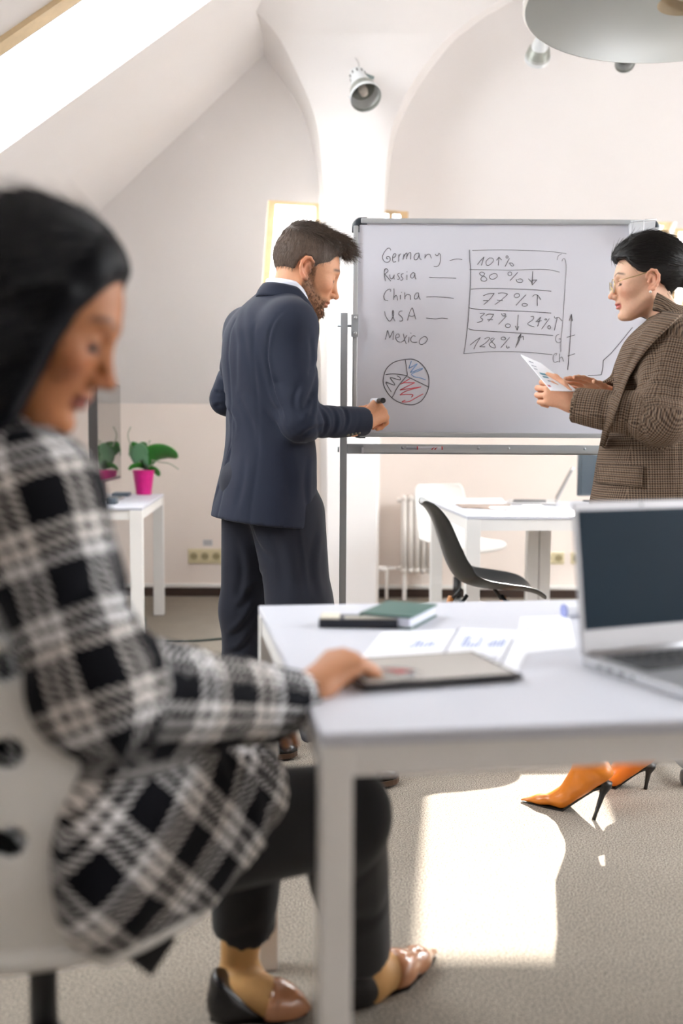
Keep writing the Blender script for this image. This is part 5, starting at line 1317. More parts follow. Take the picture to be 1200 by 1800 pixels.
    ncx = at(505, 520, 3.16)
    band(MB(), ncx + Z * -.030, ncx + Z * .016, FW, -RT, (.098, .088, lambda a: .022 * -cos(a) - .03 * max(0, cos(a))), (.076, .070, lambda a: .016 * -cos(a) - .05 * max(0, cos(a))), a0=radians(55), a1=radians(305), curve=.004).build('jacket_collar', M_NAVY, root, solid=.008, smooth=True)
    band(MB(), ncx + Z * -.012, ncx + Z * .036, FW, -RT, (.072, .066, lambda a: .010 * -cos(a) - .02 * max(0, cos(a))), (.066, .061, lambda a: .012 * -cos(a) - .035 * max(0, cos(a))), curve=.002).build('shirt_collar', M_SHIRT, root, solid=.004, smooth=True)
    # --- trousers
    Tm = Sdf(.0065)
    hz = at(470, 890, YC).z
    c = at(468, 860, YC)
    Tm.ell((c.x, c.y, c.z + .02), (.15, .15, .13), k=.04)
    RL = [at(505, 905, 3.12), at(527, 1065, 3.08), at(552, 1190, 3.07), at(588, 1338, 3.06)]
    LLg = [at(450, 915, 3.24), at(437, 1070, 3.30), at(436, 1180, 3.33), at(446, 1312, 3.35)]
    for Lg, rr in ((RL, (.122, .100, .090, .084)), (LLg, (.115, .094, .088, .082))):
        for i in range(3): Tm.cap(Lg[i], Lg[i + 1], rr[i], rr[i + 1], k=.035, flat=RT, ratio=.86)
    # pressed crease at the front of each leg
    for Lg, rr in ((RL, (.128, .106, .096, .090)), (LLg, (.118, .098, .092, .086))):
        Tm.chain([p + FW * (r - .008) for p, r in zip(Lg, rr)], [.008] * 4, k=.016)
    for Lg in (RL, LLg): Tm.cap(Lg[3] - Z * .03, Lg[3] - Z * .16, .14, .14, k=.004, op='-')
    V, F = Tm.mesh(); V = relax(V, F, 2, .45)
    V = crease(V, F, [(((520, 920), (528, 980), (537, 1052)), .003, .006), (((475, 925), (490, 975), (500, 1040)), .005, .016), (((440, 925), (455, 960), (480, 985)), .005, .012), (((556, 930), (545, 990), (556, 1050)), .004, .014),
        (((420, 1072), (440, 1040), (462, 1004)), .006, .010), (((405, 1120), (430, 1098), (452, 1060)), .006, .010), (((415, 950), (425, 1000), (418, 1050)), .004, .012), (((402, 1150), (425, 1140), (448, 1110)), .005, .010)])
    mesh_obj('trousers', V, F, M_NAVYP, root)
    # --- shoes
    def shoe(heel, toe):
        heel, toe = Vector(heel), Vector(toe); d = (toe - heel); Ln = d.length; d.normalize(); sd = Vector((-d.y, d.x, 0))
        xs = np.linspace(0, 1, 15)
        wd = np.interp(xs, [0, .08, .25, .5, .68, .85, .95, 1], [.016, .03, .034, .037, .045, .038, .024, .006]); ht = np.interp(xs, [0, .06, .3, .45, .6, .8, .95, 1], [.05, .085, .095, .088, .065, .048, .038, .026])
        rows = []
        for x, w, h in zip(xs, wd, ht):
            r_ = []
            for k in range(17):
                a = pi * k / 16; r_.append(heel + d * (x * Ln) + sd * (w * cos(a)) + Z * (.022 + (h - .012) * sin(a) ** .8))
            rows.append(r_)
        MB().grid(rows).build('shoe_upper', M_SHOE, root, smooth=True, solid=.002)
        out = [heel + d * (x * Ln * 1.012 - .002) + sd * ((w + .004) * s_) for s_, seq in ((1, list(zip(xs, wd))), (-1, list(zip(xs, wd))[::-1])) for x, w in seq]
        MB().hexa([p + Z * .008 for p in out], [p + Z * .024 for p in out]).build('sole', mat('brown_sole', '#4a3524', .5), root)
        hl = [heel + d * (x * Ln) + sd * (w * s_) for s_, seq in ((1, ((.0, .026), (.24, .032))), (-1, ((.24, .032), (0, .026)))) for x, w in seq]
        MB().hexa([p for p in hl], [p + Z * .010 for p in hl]).build('heel', M_SHOE, root)
        q = heel + d * Ln * .5
        for k in range(4): MB().tube([q + d * (.018 * k - .02) + sd * -.018 + Z * (.092 - .009 * k), q + d * (.018 * k - .02) + Z * (.104 - .010 * k), q + d * (.018 * k - .02) + sd * .018 + Z * (.092 - .009 * k)], .0022, 6).build('shoelace', M_BLACK, root)
    shoe(atz(588, 1386, 0), atz(699, 1376, 0)); shoe(atz(428, 1334, 0), atz(522, 1330, 0))
    # --- head, neck, hands: one body
    hf = Vector((cos(radians(12)) * cos(radians(21)), sin(radians(12)) * cos(radians(21)), -sin(radians(21))))
    Mh = frame((0, 0, 0), hf, Z, 1.06)
    ear = at(537, 471, 3.11); off = Mh.to_3x3() @ Vector((-.009, -.080, 0)); Mh.translation = ear - off
    Mi = Mh.inverted()
    H = head_sdf(.0027, neck_to=tuple(Mi @ at(503, 552, 3.18)), neck_r=(.054, .060))
    Vh, Fh = H.mesh(); Vh = relax(Vh, Fh, 1, .3)
    col = face_tint(Vh, '#d29a76', '#b06f5e', '#35231a', beard='#5a3d28', blush='#cf7f63')
    core = Sdf(.012)
    core.loft([(z, x, y, max(dp - .03, .03), max(lt - .04, .03)) for z, x, y, dp, lt in secs if z > hem_z + .06], yaw=th, k=.02)
    core.cap(rs, re, .045, .04); core.cap(re, rw - dw * .03, .038, .03); core.cap(ls, le, .045, .04); core.cap(le, lw, .038, .03)
    for Lg in (RL, LLg): core.chain(Lg, [.08, .06, .05, .04], k=.02)
    Vc, Fc = core.mesh()
    # right hand holding the marker
    Hs = Sdf(.0026)
    wr = rw + dw * .004
    hd = (at(668, 722, 3.20) - wr).normalized()
    tips, tpts = hand_sdf(Hs, wr, hd, (-.15, -.95, .28), (0, .1, 1), L=.195, fat=1.08, wl=.05,
        curls=((.75, .75, .3), (.95, 1.15, .6), (1.05, 1.3, .7), (1.1, 1.35, .8)), thumb=((.72, .50, -.35), (.9, -.05, -.28), (.85, -.35, -.1)), spread=(.06, .0, -.05, -.1))
    Vr, Fr = Hs.mesh(); Vr = relax(Vr, Fr, 1, .3)
    Hl = Sdf(.004); hand_sdf(Hl, lw, (lw - le), (0, .6, .6), (0, 0, 1), L=.19, wl=.03)
    Vl, Fl = Hl.mesh()
    skin = L3('#d0936c')
    Vw = xf(Vh, Mh); V, F = join_islands([(Vw, Fh), (Vr, Fr), (Vl, Fl), (Vc, Fc)])
    col = np.concatenate([col, np.tile(skin, (len(Vr) + len(Vl) + len(Vc), 1))])
    mesh_obj('body', V, F, M_SKIN, root, color=col)
    lashes(root, Mh, mat('lash_brown', '#2a1b14', .6), .0009)
    # --- hair
    HP = [(.088, .106), (.076, .090), (.062, .070), (.052, .036), (.024, .026), (.019, -.018), (.006, -.018), (.008, .022), (-.006, .040), (-.024, .036), (-.034, .012), (-.036, -.025), (-.05, -.052), (-.14, -.052), (-.14, .22), (.17, .22), (.17, .098), (.098, .100)]
    s = Sdf(.0026)
    s.ell((-.008, 0, .046), (.1015, .0785, .090), k=.012)
    s.ell((.030, 0, .100), (.078, .064, .046), k=.02); s.ell((-.02, 0, .095), (.075, .066, .05), k=.02)
    s.ell((.076, -.004, .120), (.034, .050, .022), R=np.array(Matrix.Rotation(radians(10), 3, 'Y')), k=.02)
    s.ell((.090, -.008, .116), (.016, .036, .013), k=.012)
    rr = np.random.RandomState(3)
    for i in range(26):                           # locks combed forward
        y = rr.uniform(-.055, .055); x0 = rr.uniform(-.06, .05); z0 = .132 - 5 * y * y - .9 * max(0, -x0 - .01) ** 1.2
        s.cap((x0, y, z0), (x0 + .055, y + rr.uniform(-.01, .01), z0 - .004 + rr.uniform(-.004, .008) - .3 * max(0, x0)), .006, .003, k=.008)
    s.poly(HP, 1, (-.2,) * 3, (.2,) * 3, k=.004)
    V, F = s.mesh(); V = relax(V, F, 1, .3)
    tz = np.clip((V[:, 2] - .07 - .25 * np.clip(-V[:, 0], 0, .1)) / .035, 0, 1)[:, None]
    mesh_obj('hair', V, F, M_HAIRB, root, M4=Mh, color=L3('#5d4d42') * (1 - tz) + L3('#33261e') * tz)
    # strands over the hair and the beard
    def on(Vm, Fm, mask, n, seed):
        r_ = np.random.RandomState(seed); C = Vm[Fm].mean(1); nrm = np.cross(Vm[Fm[:, 2]] - Vm[Fm[:, 0]], Vm[Fm[:, 3]] - Vm[Fm[:, 1]]); nrm /= np.linalg.norm(nrm, axis=1)[:, None] + 1e-9
        idx = np.where(mask(C, nrm))[0]; idx = r_.choice(idx, n); j = r_.rand(n, 1)
        return Vm[Fm[idx, 0]] * j + Vm[Fm[idx, 2]] * (1 - j), nrm[idx], r_
    p, nr, r_ = on(V, F, lambda C, N_: (C[:, 2] > -.05) & ((C ** 2).sum(1) > .0045), 9000, 1)
    top = np.clip((p[:, 2] - .085) / .03, 0, 1)[:, None]
    cr = p - np.array([-.07, 0, .11]); cr /= np.linalg.norm(cr, axis=1)[:, None]         # swirl from the crown
    flow = top * (np.array([1, 0, .12]) * .8 + cr * .5) + (1 - top) * (np.array([-.15, 0, -1]) + cr * .3)
    flow -= nr * (flow * nr).sum(1)[:, None] * .8; flow = flow / (np.linalg.norm(flow, axis=1)[:, None] + 1e-9) + nr * .22
    R3 = np.array(Mh.to_3x3())
    tp = top[:, 0] > .4
    strands('hair_strands', xf(p[tp], Mh), flow[tp] @ R3.T, np.full(tp.sum(), .028), .0004, M_STRB, root, droop=.0, jit=.16, seed=2)
    strands('hair_strands', xf(p[~tp], Mh), flow[~tp] @ R3.T, np.full((~tp).sum(), .010), .00034, mat('cropped_strand', '#6a584b', .5), root, jit=.14, seed=3)
    c0 = face_tint(Vh, '#ffffff', '#ffffff', '#ffffff', beard='#000000', lash='#ffffff')
    bm_ = c0[:, 0] < .45
    idx = np.where(bm_[Fh].all(1))[0]
    if len(idx):
        p, nr, r_ = on(Vh, Fh, lambda C, N_: np.isin(np.arange(len(Fh)), idx), 2600, 5)
        fl = np.array([.25, 0, -1]) + nr * .55
        strands('beard', xf(p, Mh), fl @ R3.T, np.full(len(p), .007), .00028, M_BEARD, root, jit=.3, seed=6, seg=3)
    # cuff buttons
    for k in range(4):
        q = surf(V_j, 631 - 6.5 * k, 761 + 1.2 * k, lift=.001)
        MB().lathe([(0, .003), (.0045, .0025), (.0055, 0), (0, -.002)], q, (.25, -.75, -.6), 12, cap=False).build('cuff_button', mat('horn_button', '#6b6558', .25), root, smooth=True)
    # marker in the hand
    f1 = tips[0][3]; t1 = tpts[3]
    mp = (Vector(f1) + Vector(t1)) / 2
    mk = empty('marker', mp, 'black-capped white marker held in the man\'s right hand', 'marker')
    ma = at(673, 704, 3.14); mb_ = at(655, 705, 3.26); ax = (ma - mb_).normalized()
    MB().tube([ma, ma - ax * .045], .0088, 16).build('cap', M_BLACK, mk)
    MB().tube([ma - ax * .046, ma - ax * .125], .0088, 16).build('barrel', mat('marker_white', '#dcdde4', .35), mk)
man()

# ------------------------------------------------------------------ checked cloths
def plaid(name, p, light, dark, tan, stripe, fuzz, rough=.9, bump=.25, duty=.5, tan_amt=.5, multi=False):
    m = bpy.data.materials.new(name); m.use_nodes = True; nt = m.node_tree; N = nt.nodes; L = nt.links; b = N['Principled BSDF']
    b.inputs['Roughness'].default_value = rough; b.inputs['Specular IOR Level'].default_value = .2
    a = N.new('ShaderNodeAttribute'); a.attribute_name = 'cloth'
    vec = a.outputs['Vector']
    if fuzz:
        n = N.new('ShaderNodeTexNoise'); n.inputs['Scale'].default_value = 1 / (p * .35); n.inputs['Detail'].default_value = 3
        tc = N.new('ShaderNodeTexCoord'); L.new(tc.outputs['Object'], n.inputs['Vector'])
        sb = N.new('ShaderNodeVectorMath'); sb.operation = 'SUBTRACT'; sb.inputs[1].default_value = (.5, .5, .5); L.new(n.outputs['Color'], sb.inputs[0])
        sc = N.new('ShaderNodeVectorMath'); sc.operation = 'SCALE'; sc.inputs['Scale'].default_value = fuzz; L.new(sb.outputs[0], sc.inputs[0])
        ad = N.new('ShaderNodeVectorMath'); ad.operation = 'ADD'; L.new(vec, ad.inputs[0]); L.new(sc.outputs[0], ad.inputs[1]); vec = ad.outputs[0]
    sp = N.new('ShaderNodeSeparateXYZ'); L.new(vec, sp.inputs[0])
    def mth(op, x, y=None):
        q = N.new('ShaderNodeMath'); q.operation = op
        for i, v in enumerate((x, y)):
            if v is None: continue
            if isinstance(v, (int, float)): q.inputs[i].default_value = v
            else: L.new(v, q.inputs[i])
        return q.outputs[0]
    def sq(x, per, d=duty): return mth('GREATER_THAN', mth('FRACT', mth('ADD', mth('DIVIDE', x, per), 200.0)), d)
    def tart(x):                                  # one wide dark band, then three narrow light ones
        f_ = mth('FRACT', mth('ADD', mth('DIVIDE', x, p), 200.0)); g_ = mth('FRACT', mth('DIVIDE', mth('SUBTRACT', f_, .46), .18))
        return mth('MULTIPLY', mth('GREATER_THAN', f_, .46), mth('LESS_THAN', g_, .62))
    U, W = (tart(sp.outputs[0]), tart(sp.outputs[1])) if multi else (sq(sp.outputs[0], p), sq(sp.outputs[1], p))
    D = sq(mth('ADD', sp.outputs[0], sp.outputs[1]), stripe, .68 if multi else duty)
    both = mth('MULTIPLY', U, W); one = mth('ABSOLUTE', mth('SUBTRACT', U, W)); f = mth('ADD', both, mth('MULTIPLY', one, D))
    mx = N.new('ShaderNodeMix'); mx.data_type = 'RGBA'; L.new(f, mx.inputs[0]); mx.inputs[6].default_value = lin(dark); mx.inputs[7].default_value = lin(light)
    T2 = sq(mth('ADD', sp.outputs[1], p * .25), p * 2); mx2 = N.new('ShaderNodeMix'); mx2.data_type = 'RGBA'; mx2.blend_type = 'MULTIPLY'
    L.new(mth('MULTIPLY', T2, tan_amt), mx2.inputs[0]); L.new(mx.outputs[2], mx2.inputs[6]); mx2.inputs[7].default_value = lin(tan)
    L.new(mx2.outputs[2], b.inputs['Base Color'])
    bp = N.new('ShaderNodeBump'); bp.inputs['Strength'].default_value = bump; bp.inputs['Distance'].default_value = .002; n2 = N.new('ShaderNodeTexNoise'); n2.inputs['Scale'].default_value = 600
    L.new(n2.outputs['Fac'], bp.inputs['Height']); L.new(bp.outputs[0], b.inputs['Normal'])
    return m

# ------------------------------------------------------------------ standing woman in the brown blazer
M_TWEED = plaid('brown_houndstooth', .0066, '#8d7b6a', '#3a2e27', '#c9a987', .0033, 0, tan_amt=.4)
M_HAIRK = mat('black_hair', '#110d0c', .45, noise=.3, nscale=60, bump=.5, bscale=60, bstretch=(.3, 1, 1), spec=.3)
M_STRK = mat('black_strand', '#16110e', .3)
M_GOLD = mat('gold_wire', '#d9c08a', .2, 1.)
M_BOOT = mat('tan_leather', '#c9731a', .32, spec=.55, noise=.08, nscale=30)
def stiletto(root, seat, tip, m):
    seat, tip = Vector(seat), Vector(tip)
    MB().tube([seat + Vector((0, 0, .012)), seat, seat.lerp(tip, .25), seat.lerp(tip, .8), tip], [.020, .018, .0085, .0052, .0058], 12).build('heel', m, root, smooth=True)
def comb(V, F, Mh, root, flow, n, ln, m, seed, lift=.03, r=.00042, keep=None):
    """combed strands lying on a hair surface"""
    r_ = np.random.RandomState(seed); i = r_.randint(0, len(F), n); j = r_.rand(n, 1); P_ = V[F[i, 0]] * j + V[F[i, 2]] * (1 - j)
    if keep is not None: k_ = keep(P_); i, P_ = i[k_], P_[k_]; n = len(i)
    N_ = np.cross(V[F[i, 2]] - V[F[i, 0]], V[F[i, 3]] - V[F[i, 1]]); N_ /= np.linalg.norm(N_, axis=1)[:, None] + 1e-9
    f = flow(P_); f -= N_ * (f * N_).sum(1)[:, None]; f /= np.linalg.norm(f, axis=1)[:, None] + 1e-9
    strands('hair_strands', xf(P_ + N_ * .0008, Mh), (f + N_ * lift) @ (np.array(Mh.to_3x3()) / Mh.to_scale()[0]).T, np.full(n, ln), r, m, root, jit=.05, seed=seed, seg=5)
def woman_standing():
    FW = Vector((-1, .05, 0)).normalized(); Z = Vector((0, 0, 1)); LF = Z.cross(FW)
    yaw = atan2(FW.y, FW.x); YC = 2.95
    root = empty('person', (.84, 2.92, 0), 'woman in a brown checked blazer and glasses holding a printed sheet', 'person')
    rows = [(556, 1184, .060, .085), (575, 1172, .085, .150), (600, 1164, .108, .192), (650, 1156, .126, .205), (700, 1152, .134, .20), (770, 1148, .148, .20), (830, 1143, .158, .21), (885, 1138, .168, .22), (985, 1134, .178, .235)]
    secs = []
    for y, x, d, l in rows:
        p = at(x, y, YC); secs.append((p.z, p.x, p.y, d, l))
    hem = secs[-1][0]
    J = Sdf(.0052)
    J.loft(secs, yaw=yaw, k=.03, groove=[(pi / 2 + .10, .003, .005, hem - .1, 1.24)], ripple=[(.9, 1.35, .003, 5, 7, .6), (.75, 1.0, .004, 4, -3, 1.5)])
    ls, le, lw = at(1180, 618, 2.765), at(1163, 735, 2.70), at(1014, 713, 2.79)
    J.cap(ls, le, .082, .069, k=.045, fold=[(.0, .2, .003, .08, 1.1), (.10, .24, .004, .05, 1.4)])
    J.cap(le, lw, .069, .050, k=.035, fold=[(-.02, .12, .0055, .055, 1.6), (.05, .24, .002, .06, 1)])
    J.cap(ls + Z * .02, ls + LF * -.09 + Z * .045, .068, .06, k=.05)
    # pulled folds at the inner elbow
    inn = at(1112, 722, 2.68)
    for a, b in (((1112, 722), (1150, 765)), ((1120, 714), (1160, 745)), ((1100, 728), (1128, 772))):
        pass
    rs_, re_, rw_ = at(1160, 612, 3.13), at(1118, 722, 3.16), at(1066, 692, 3.03)
    J.cap(rs_, re_, .08, .066, k=.035); J.cap(re_, rw_, .062, .044, k=.025, fold=[(0, .12, .004, .045, 1.5)])
    J.cut(lw + (lw - le).normalized() * .012, lw - le, .08, deep=.05, hr=.041); J.cut(rw_ + (rw_ - re_).normalized() * .008, rw_ - re_, .075, deep=.04, hr=.035)
    J.half((secs[-2][1], secs[-2][2], hem + .01), (0, 0, -1), k=.003)
    # front opening: the jacket parts below the lapels
    a, b = at(1042, 800, 2.92), at(1028, 960, 2.88)
    J.cap(a, b, .010, .022, k=.01, op='-')
    V, F = J.mesh(); V = relax(V, F, 2, .45)
    V = crease(V, F, [(((1112, 712), (1128, 729), (1160, 753)), .008, .008), (((1108, 727), (1127, 750), (1136, 777)), .007, .008), (((1120, 700), (1142, 712), (1172, 728)), .006, .010), (((1165, 580), (1150, 630), (1124, 688)), .006, .014),
        (((1188, 630), (1183, 690), (1172, 748)), .005, .012), (((1030, 738), (1080, 747), (1128, 770)), .003, .010), (((1060, 706), (1078, 722), (1088, 745)), .004, .010), (((1035, 700), (1045, 722), (1048, 742)), .0025, .008),
        (((1140, 800), (1137, 840), (1134, 876)), .003, .005), (((1100, 780), (1090, 800), (1092, 812)), .003, .010), (((1180, 790), (1172, 830), (1176, 876)), .003, .014)])
    Vb = V
    tor = (Vector((secs[0][1], secs[0][2], hem - .02)), Vector((secs[0][1] - .02, secs[0][2], 1.55)))
    uv = cloth_uv(V, [(tor[0], tor[1], .17, (1, 0, 0)), (ls, le, .08, (1, .3, 0)), (le, lw, .066, (0, .5, 1)), (rs_, re_, .07, (1, .3, 0)), (re_, rw_, .055, (0, .5, 1))], box=True)
    mesh_obj('blazer', V, F, M_TWEED, root, guv=uv)
    # lapel, collar, pocket flap
    def patch(name, grid_, th=.006):
        R = [[Vector(p) for p in r] for r in grid_]
        o = MB().grid(R).build(name, M_TWEED, root, solid=th, smooth=True)
        A = o.data.attributes.new('cloth', 'FLOAT_VECTOR', 'POINT'); n = len(R[0]); base = world_loc(root)
        w_ = max((R[len(R) // 2][-1] - R[len(R) // 2][0]).length, .01); h_ = (R[-1][0] - R[0][0]).length
        A.data.foreach_set('vector', np.array([[w_ * (i % n) / (n - 1), h_ * (i // n) / (len(R) - 1), 0] for i in range(n * len(R))], np.float32).ravel())
        return o
    lap = []
    for t in np.linspace(0, 1, 12):
        y = 548 + 235 * t
        fx = np.interp(y, [548, 580, 620, 660, 700, 783], [1168, 1136, 1110, 1091, 1077, 1057])
        wd = np.interp(y, [548, 575, 600, 640, 690, 783], [28, 27, 19, 13, 10, 3])
        Yf = np.interp(y, [548, 600, 700, 783], [2.86, 2.82, 2.815, 2.80])
        lap.append([(at(fx - 3, y, surf(Vb, fx + 4, y, 7).y - .002) if k == 0 else surf(Vb, fx + 1 + wd * k, y + 5 * k, 7, .010 + .012 * k * min(1, (1 - t) * 4))) for k in np.linspace(0, 1, 6)])
    patch('lapel', lap, .005)
    ncx = at(1172, 553, 2.95)
    cb = MB(); band(cb, ncx + Z * -.035, ncx + Z * .022, FW, -LF, (.092, .092, lambda a: .028 * -cos(a) - .02), (.068, .066, lambda a: .02 * -cos(a) - .03 * max(0, cos(a))), a0=radians(50), a1=radians(310), curve=.005, rows=6)
    co = cb.build('blazer_collar', M_TWEED, root, solid=.008, smooth=True)
    A = co.data.attributes.new('cloth', 'FLOAT_VECTOR', 'POINT'); A.data.foreach_set('vector', np.array([[v.co.x * .7 + v.co.y, v.co.z + v.co.x * .5, 0] for v in co.data.vertices], np.float32).ravel())
    fl = []
    for r in range(5):
        t = r / 4; fl.append([surf(Vb, 1051 + 79 * k - 3 * t, 816 + 3 * k + (33 + 4 * k) * t, 7, .005 + .003 * t) for k in np.linspace(0, 1, 10)])
    patch('pocket_flap', fl, .006)
    # cuff linings
    # --- trousers, boots
    Tm = Sdf(.008)
    hc = at(1140, 930, YC); Tm.ell((hc.x, hc.y, hc.z), (.15, .18, .16), k=.03)
    L1 = [at(1130, 960, 2.86), at(1085, 1140, 2.84), at(1040, 1318, 2.83)]; L2 = [at(1150, 960, 3.03), at(1140, 1140, 3.03), at(1108, 1318, 3.02)]
    for Lg in (L1, L2):
        Tm.chain(Lg, [.11, .088, .075], k=.03); d = (Lg[2] - Lg[1]).normalized(); Tm.cap(Lg[2] + Z * -.02, Lg[2] - Z * .12, .12, .12, k=.004, op='-')
    V, F = Tm.mesh(); uv = cloth_uv(V, [(Lg[0], Lg[2], .09, (1, 0, 0)) for Lg in (L1, L2)])
    mesh_obj('trousers', V, F, M_TWEED, root, guv=uv)
    SOLE = mat('boot_sole', '#1d1c1c', .35)
    def boot(toe, ball, seat, ankle, top, tip):
        """points of the foot line in world space"""
        toe, ball, seat, ankle, top, tip = (Vector(p) for p in (toe, ball, seat, ankle, top, tip))
        d = (toe - seat); d.z = 0; d.normalize(); sd = Vector((-d.y, d.x, 0))
        s = Sdf(.0032)
        s.chain([toe + Z * .006, toe.lerp(ball, .45) + Z * .014, ball + Z * .026], [.006, .019, .034], k=.015, flat=Z, ratio=.72)
        s.cap(ball + Z * .026, ball.lerp(seat, .55) + Z * .036, .033, .036, k=.02); s.cap(ball.lerp(seat, .55) + Z * .036, seat + Z * .032, .034, .030, k=.02)
        s.cap(seat + Z * .03, ankle, .031, .037, k=.02); s.cap(ball.lerp(seat, .35) + Z * .045, ankle, .030, .037, k=.03); s.cap(ankle, top, .038, .047, k=.02)
        for a, b, c_ in ((toe, ball, .0), (ball, seat, .0)):                     # flat underside
            e = (b - a).normalized(); n_ = e.cross(sd); n_ = n_ if n_.z < 0 else -n_
            s.half(a + Z * .001, n_, k=.006)
        V, F = s.mesh(); V = relax(V, F, 1, .4); mesh_obj('boot', V, F, M_BOOT, root)
        out = []
        path = [(toe, .004), (toe.lerp(ball, .3), .016), (toe.lerp(ball, .7), .029), (ball, .034), (ball.lerp(seat, .3), .027), (ball.lerp(seat, .6), .021), (ball.lerp(seat, .85), .024), (seat - d * .012, .018)]
        R = [[p + sd * (w * k) - Z * .0015 for k in (-1, -.5, 0, .5, 1)] for p, w in path]
        MB().grid(R).build('sole', SOLE, root, solid=.006)
        stiletto(root, seat - d * .012 - Z * .004, tip, SOLE)
        a, b = ball.lerp(seat, .42), ball.lerp(seat, .78)
        MB().hexa([a - sd * .024 - Z * .004, b - sd * .021 - Z * .004, b - sd * .021 + Z * .006, a - sd * .024 + Z * .006], [a - sd * .027 - Z * .004, b - sd * .025 - Z * .004, b - sd * .025 + Z * .006, a - sd * .027 + Z * .006]).build('metal_plate', mat('gold_plate', '#e3cfa0', .25, .8), root)
    t1 = atz(918, 1409, 0); b1 = atz(992, 1418, .003); tip1 = atz(1043, 1441, 0)
    boot(t1, b1, at(1056, 1378, 2.80), at(1036, 1345, 2.83), at(1034, 1260, 2.84), tip1)
    tip2 = atz(1134, 1387, 0)
    boot(atz(1010, 1370, 0), atz(1082, 1380, .003), at(1134, 1346, 3.02), at(1112, 1318, 3.03), at(1108, 1240, 3.03), tip2)
    # --- body: head, hands
    hf = Vector((-cos(radians(8)), sin(radians(8)), -sin(radians(7))))
    Mh = frame((0, 0, 0), hf, Z, .905)
    off = Mh.to_3x3() @ Vector((-.009, .080, 0)); Mh.translation = at(1148, 492, 2.90) - off; Mi = Mh.inverted()
    H = head_sdf(.0025, True, tuple(Mi @ at(1176, 575, 2.96)), (.046, .056), nose=1.2)
    Vh, Fh = H.mesh(); Vh = relax(Vh, Fh, 1, .3)
    col = face_tint(Vh, '#e3b598', '#c0605f', '#3a2a22', True, blush='#d98a70')
    Vs = [(xf(Vh, Mh), Fh)]; nh = len(Vh)
    s1 = Sdf(.0024)
    d1 = (at(966, 692, 2.80) - lw)
    hand_sdf(s1, lw + d1.normalized() * .012, d1, (.05, -.97, .1), (0, 0, 1), L=.165, fat=.94, wl=.045, curls=((.9, 1.1, .7), (.95, 1.2, .7), (1.0, 1.2, .7), (1.0, 1.2, .7)), thumb=((.6, .55, -.2), (.85, .3, -.3), (.95, .0, -.3)), spread=(.05, 0, -.04, -.08))
    Vs.append(s1.mesh())
    s2 = Sdf(.0024)
    d2 = (at(984, 658, 2.93) - rw_)
    hand_sdf(s2, rw_ + d2.normalized() * .010, d2, (.1, .45, .9), (0, -1, .2), L=.175, fat=.90, wl=.045, curls=((.12, .12, .1), (.1, .15, .1), (.12, .2, .12), (.2, .25, .2)), thumb=((.75, .5, -.15), (.9, .3, -.15), (.97, .1, -.1)), spread=(.08, .02, -.04, -.10))
    Vs.append(s2.mesh())
    core = Sdf(.012)
    core.loft([(z, x, y, max(d - .03, .03), max(l - .04, .03)) for z, x, y, d, l in secs], yaw=yaw, k=.02)
    core.chain([ls, le, lw], [.045, .042, .03]); core.chain([rs_, re_, rw_], [.045, .04, .028])
    for Lg in (L1, L2): core.chain(Lg, [.08, .055, .035], k=.02)
    Vs.append(core.mesh())
    V, F = join_islands(Vs); col = np.concatenate([col, np.tile(L3('#e2ab8c'), (len(V) - nh, 1))])
    mesh_obj('body', V, F, M_SKIN, root, color=col)
    lashes(root, Mh, mat('lash_black', '#15100e', .6), .0013, .001)
    # --- hair combed back into a low tail
    HP = [(.098, .094), (.090, .088), (.066, .084), (.051, .058), (.035, .037), (.018, .028), (.006, .028), (-.010, .033), (-.022, .028), (-.030, .012), (-.034, -.010), (-.049, -.020), (-.056, -.038), (-.075, -.040), (-.17, -.04), (-.17, .25), (.2, .25), (.2, .094)]
    s = Sdf(.0025)
    s.ell((-.016, 0, .058), (.116, .0835, .108), k=.012); s.ell((.046, 0, .098), (.046, .058, .028), k=.04); s.ell((-.03, 0, .06), (.10, .078, .085), k=.02); s.ell((.0, 0, .04), (.098, .0785, .08), k=.015)
    for sg in (-1, 1):
        for i in range(9):                           # combed ridges
            z = .04 + .012 * i; x0 = .06 - .003 * i; y0 = .071 - .0045 * i
            s.cap((x0, sg * y0, z + .02), (-.09, sg * (.045 - .003 * i), z * .5 + .012), .0045, .003, k=.010)
    s.poly(HP, 1, (-.2,) * 3, (.2,) * 3, k=.004)
    s.ell((-.118, 0, .0), (.022, .026, .026), k=.015)
    s.chain([(-.12, 0, .0), (-.15, 0, -.012), (-.17, 0, -.06)], [.02, .022, .012], k=.015)
    V, F = s.mesh(); V = relax(V, F, 1, .25)
    mesh_obj('hair', V, F, M_HAIRK, root, M4=Mh)
    comb(V, F, Mh, root, lambda P_: np.stack([np.full(len(P_), -1.), 0 * P_[:, 1], -.18 - 3.2 * np.clip(P_[:, 2] - .0, 0, .2) * (P_[:, 0] < -.02)], 1), 4200, .034, M_STRK, 11, keep=lambda P_: (P_[:, 2] > .05) | (P_[:, 0] < -.04))
    # --- glasses and earring
    g = bpy.data.objects.new('glasses', None); COL.objects.link(g); g.parent = root; W = lambda p: Mh @ Vector(p)
    g.location = W((.12, 0, .005)) - world_loc(root)
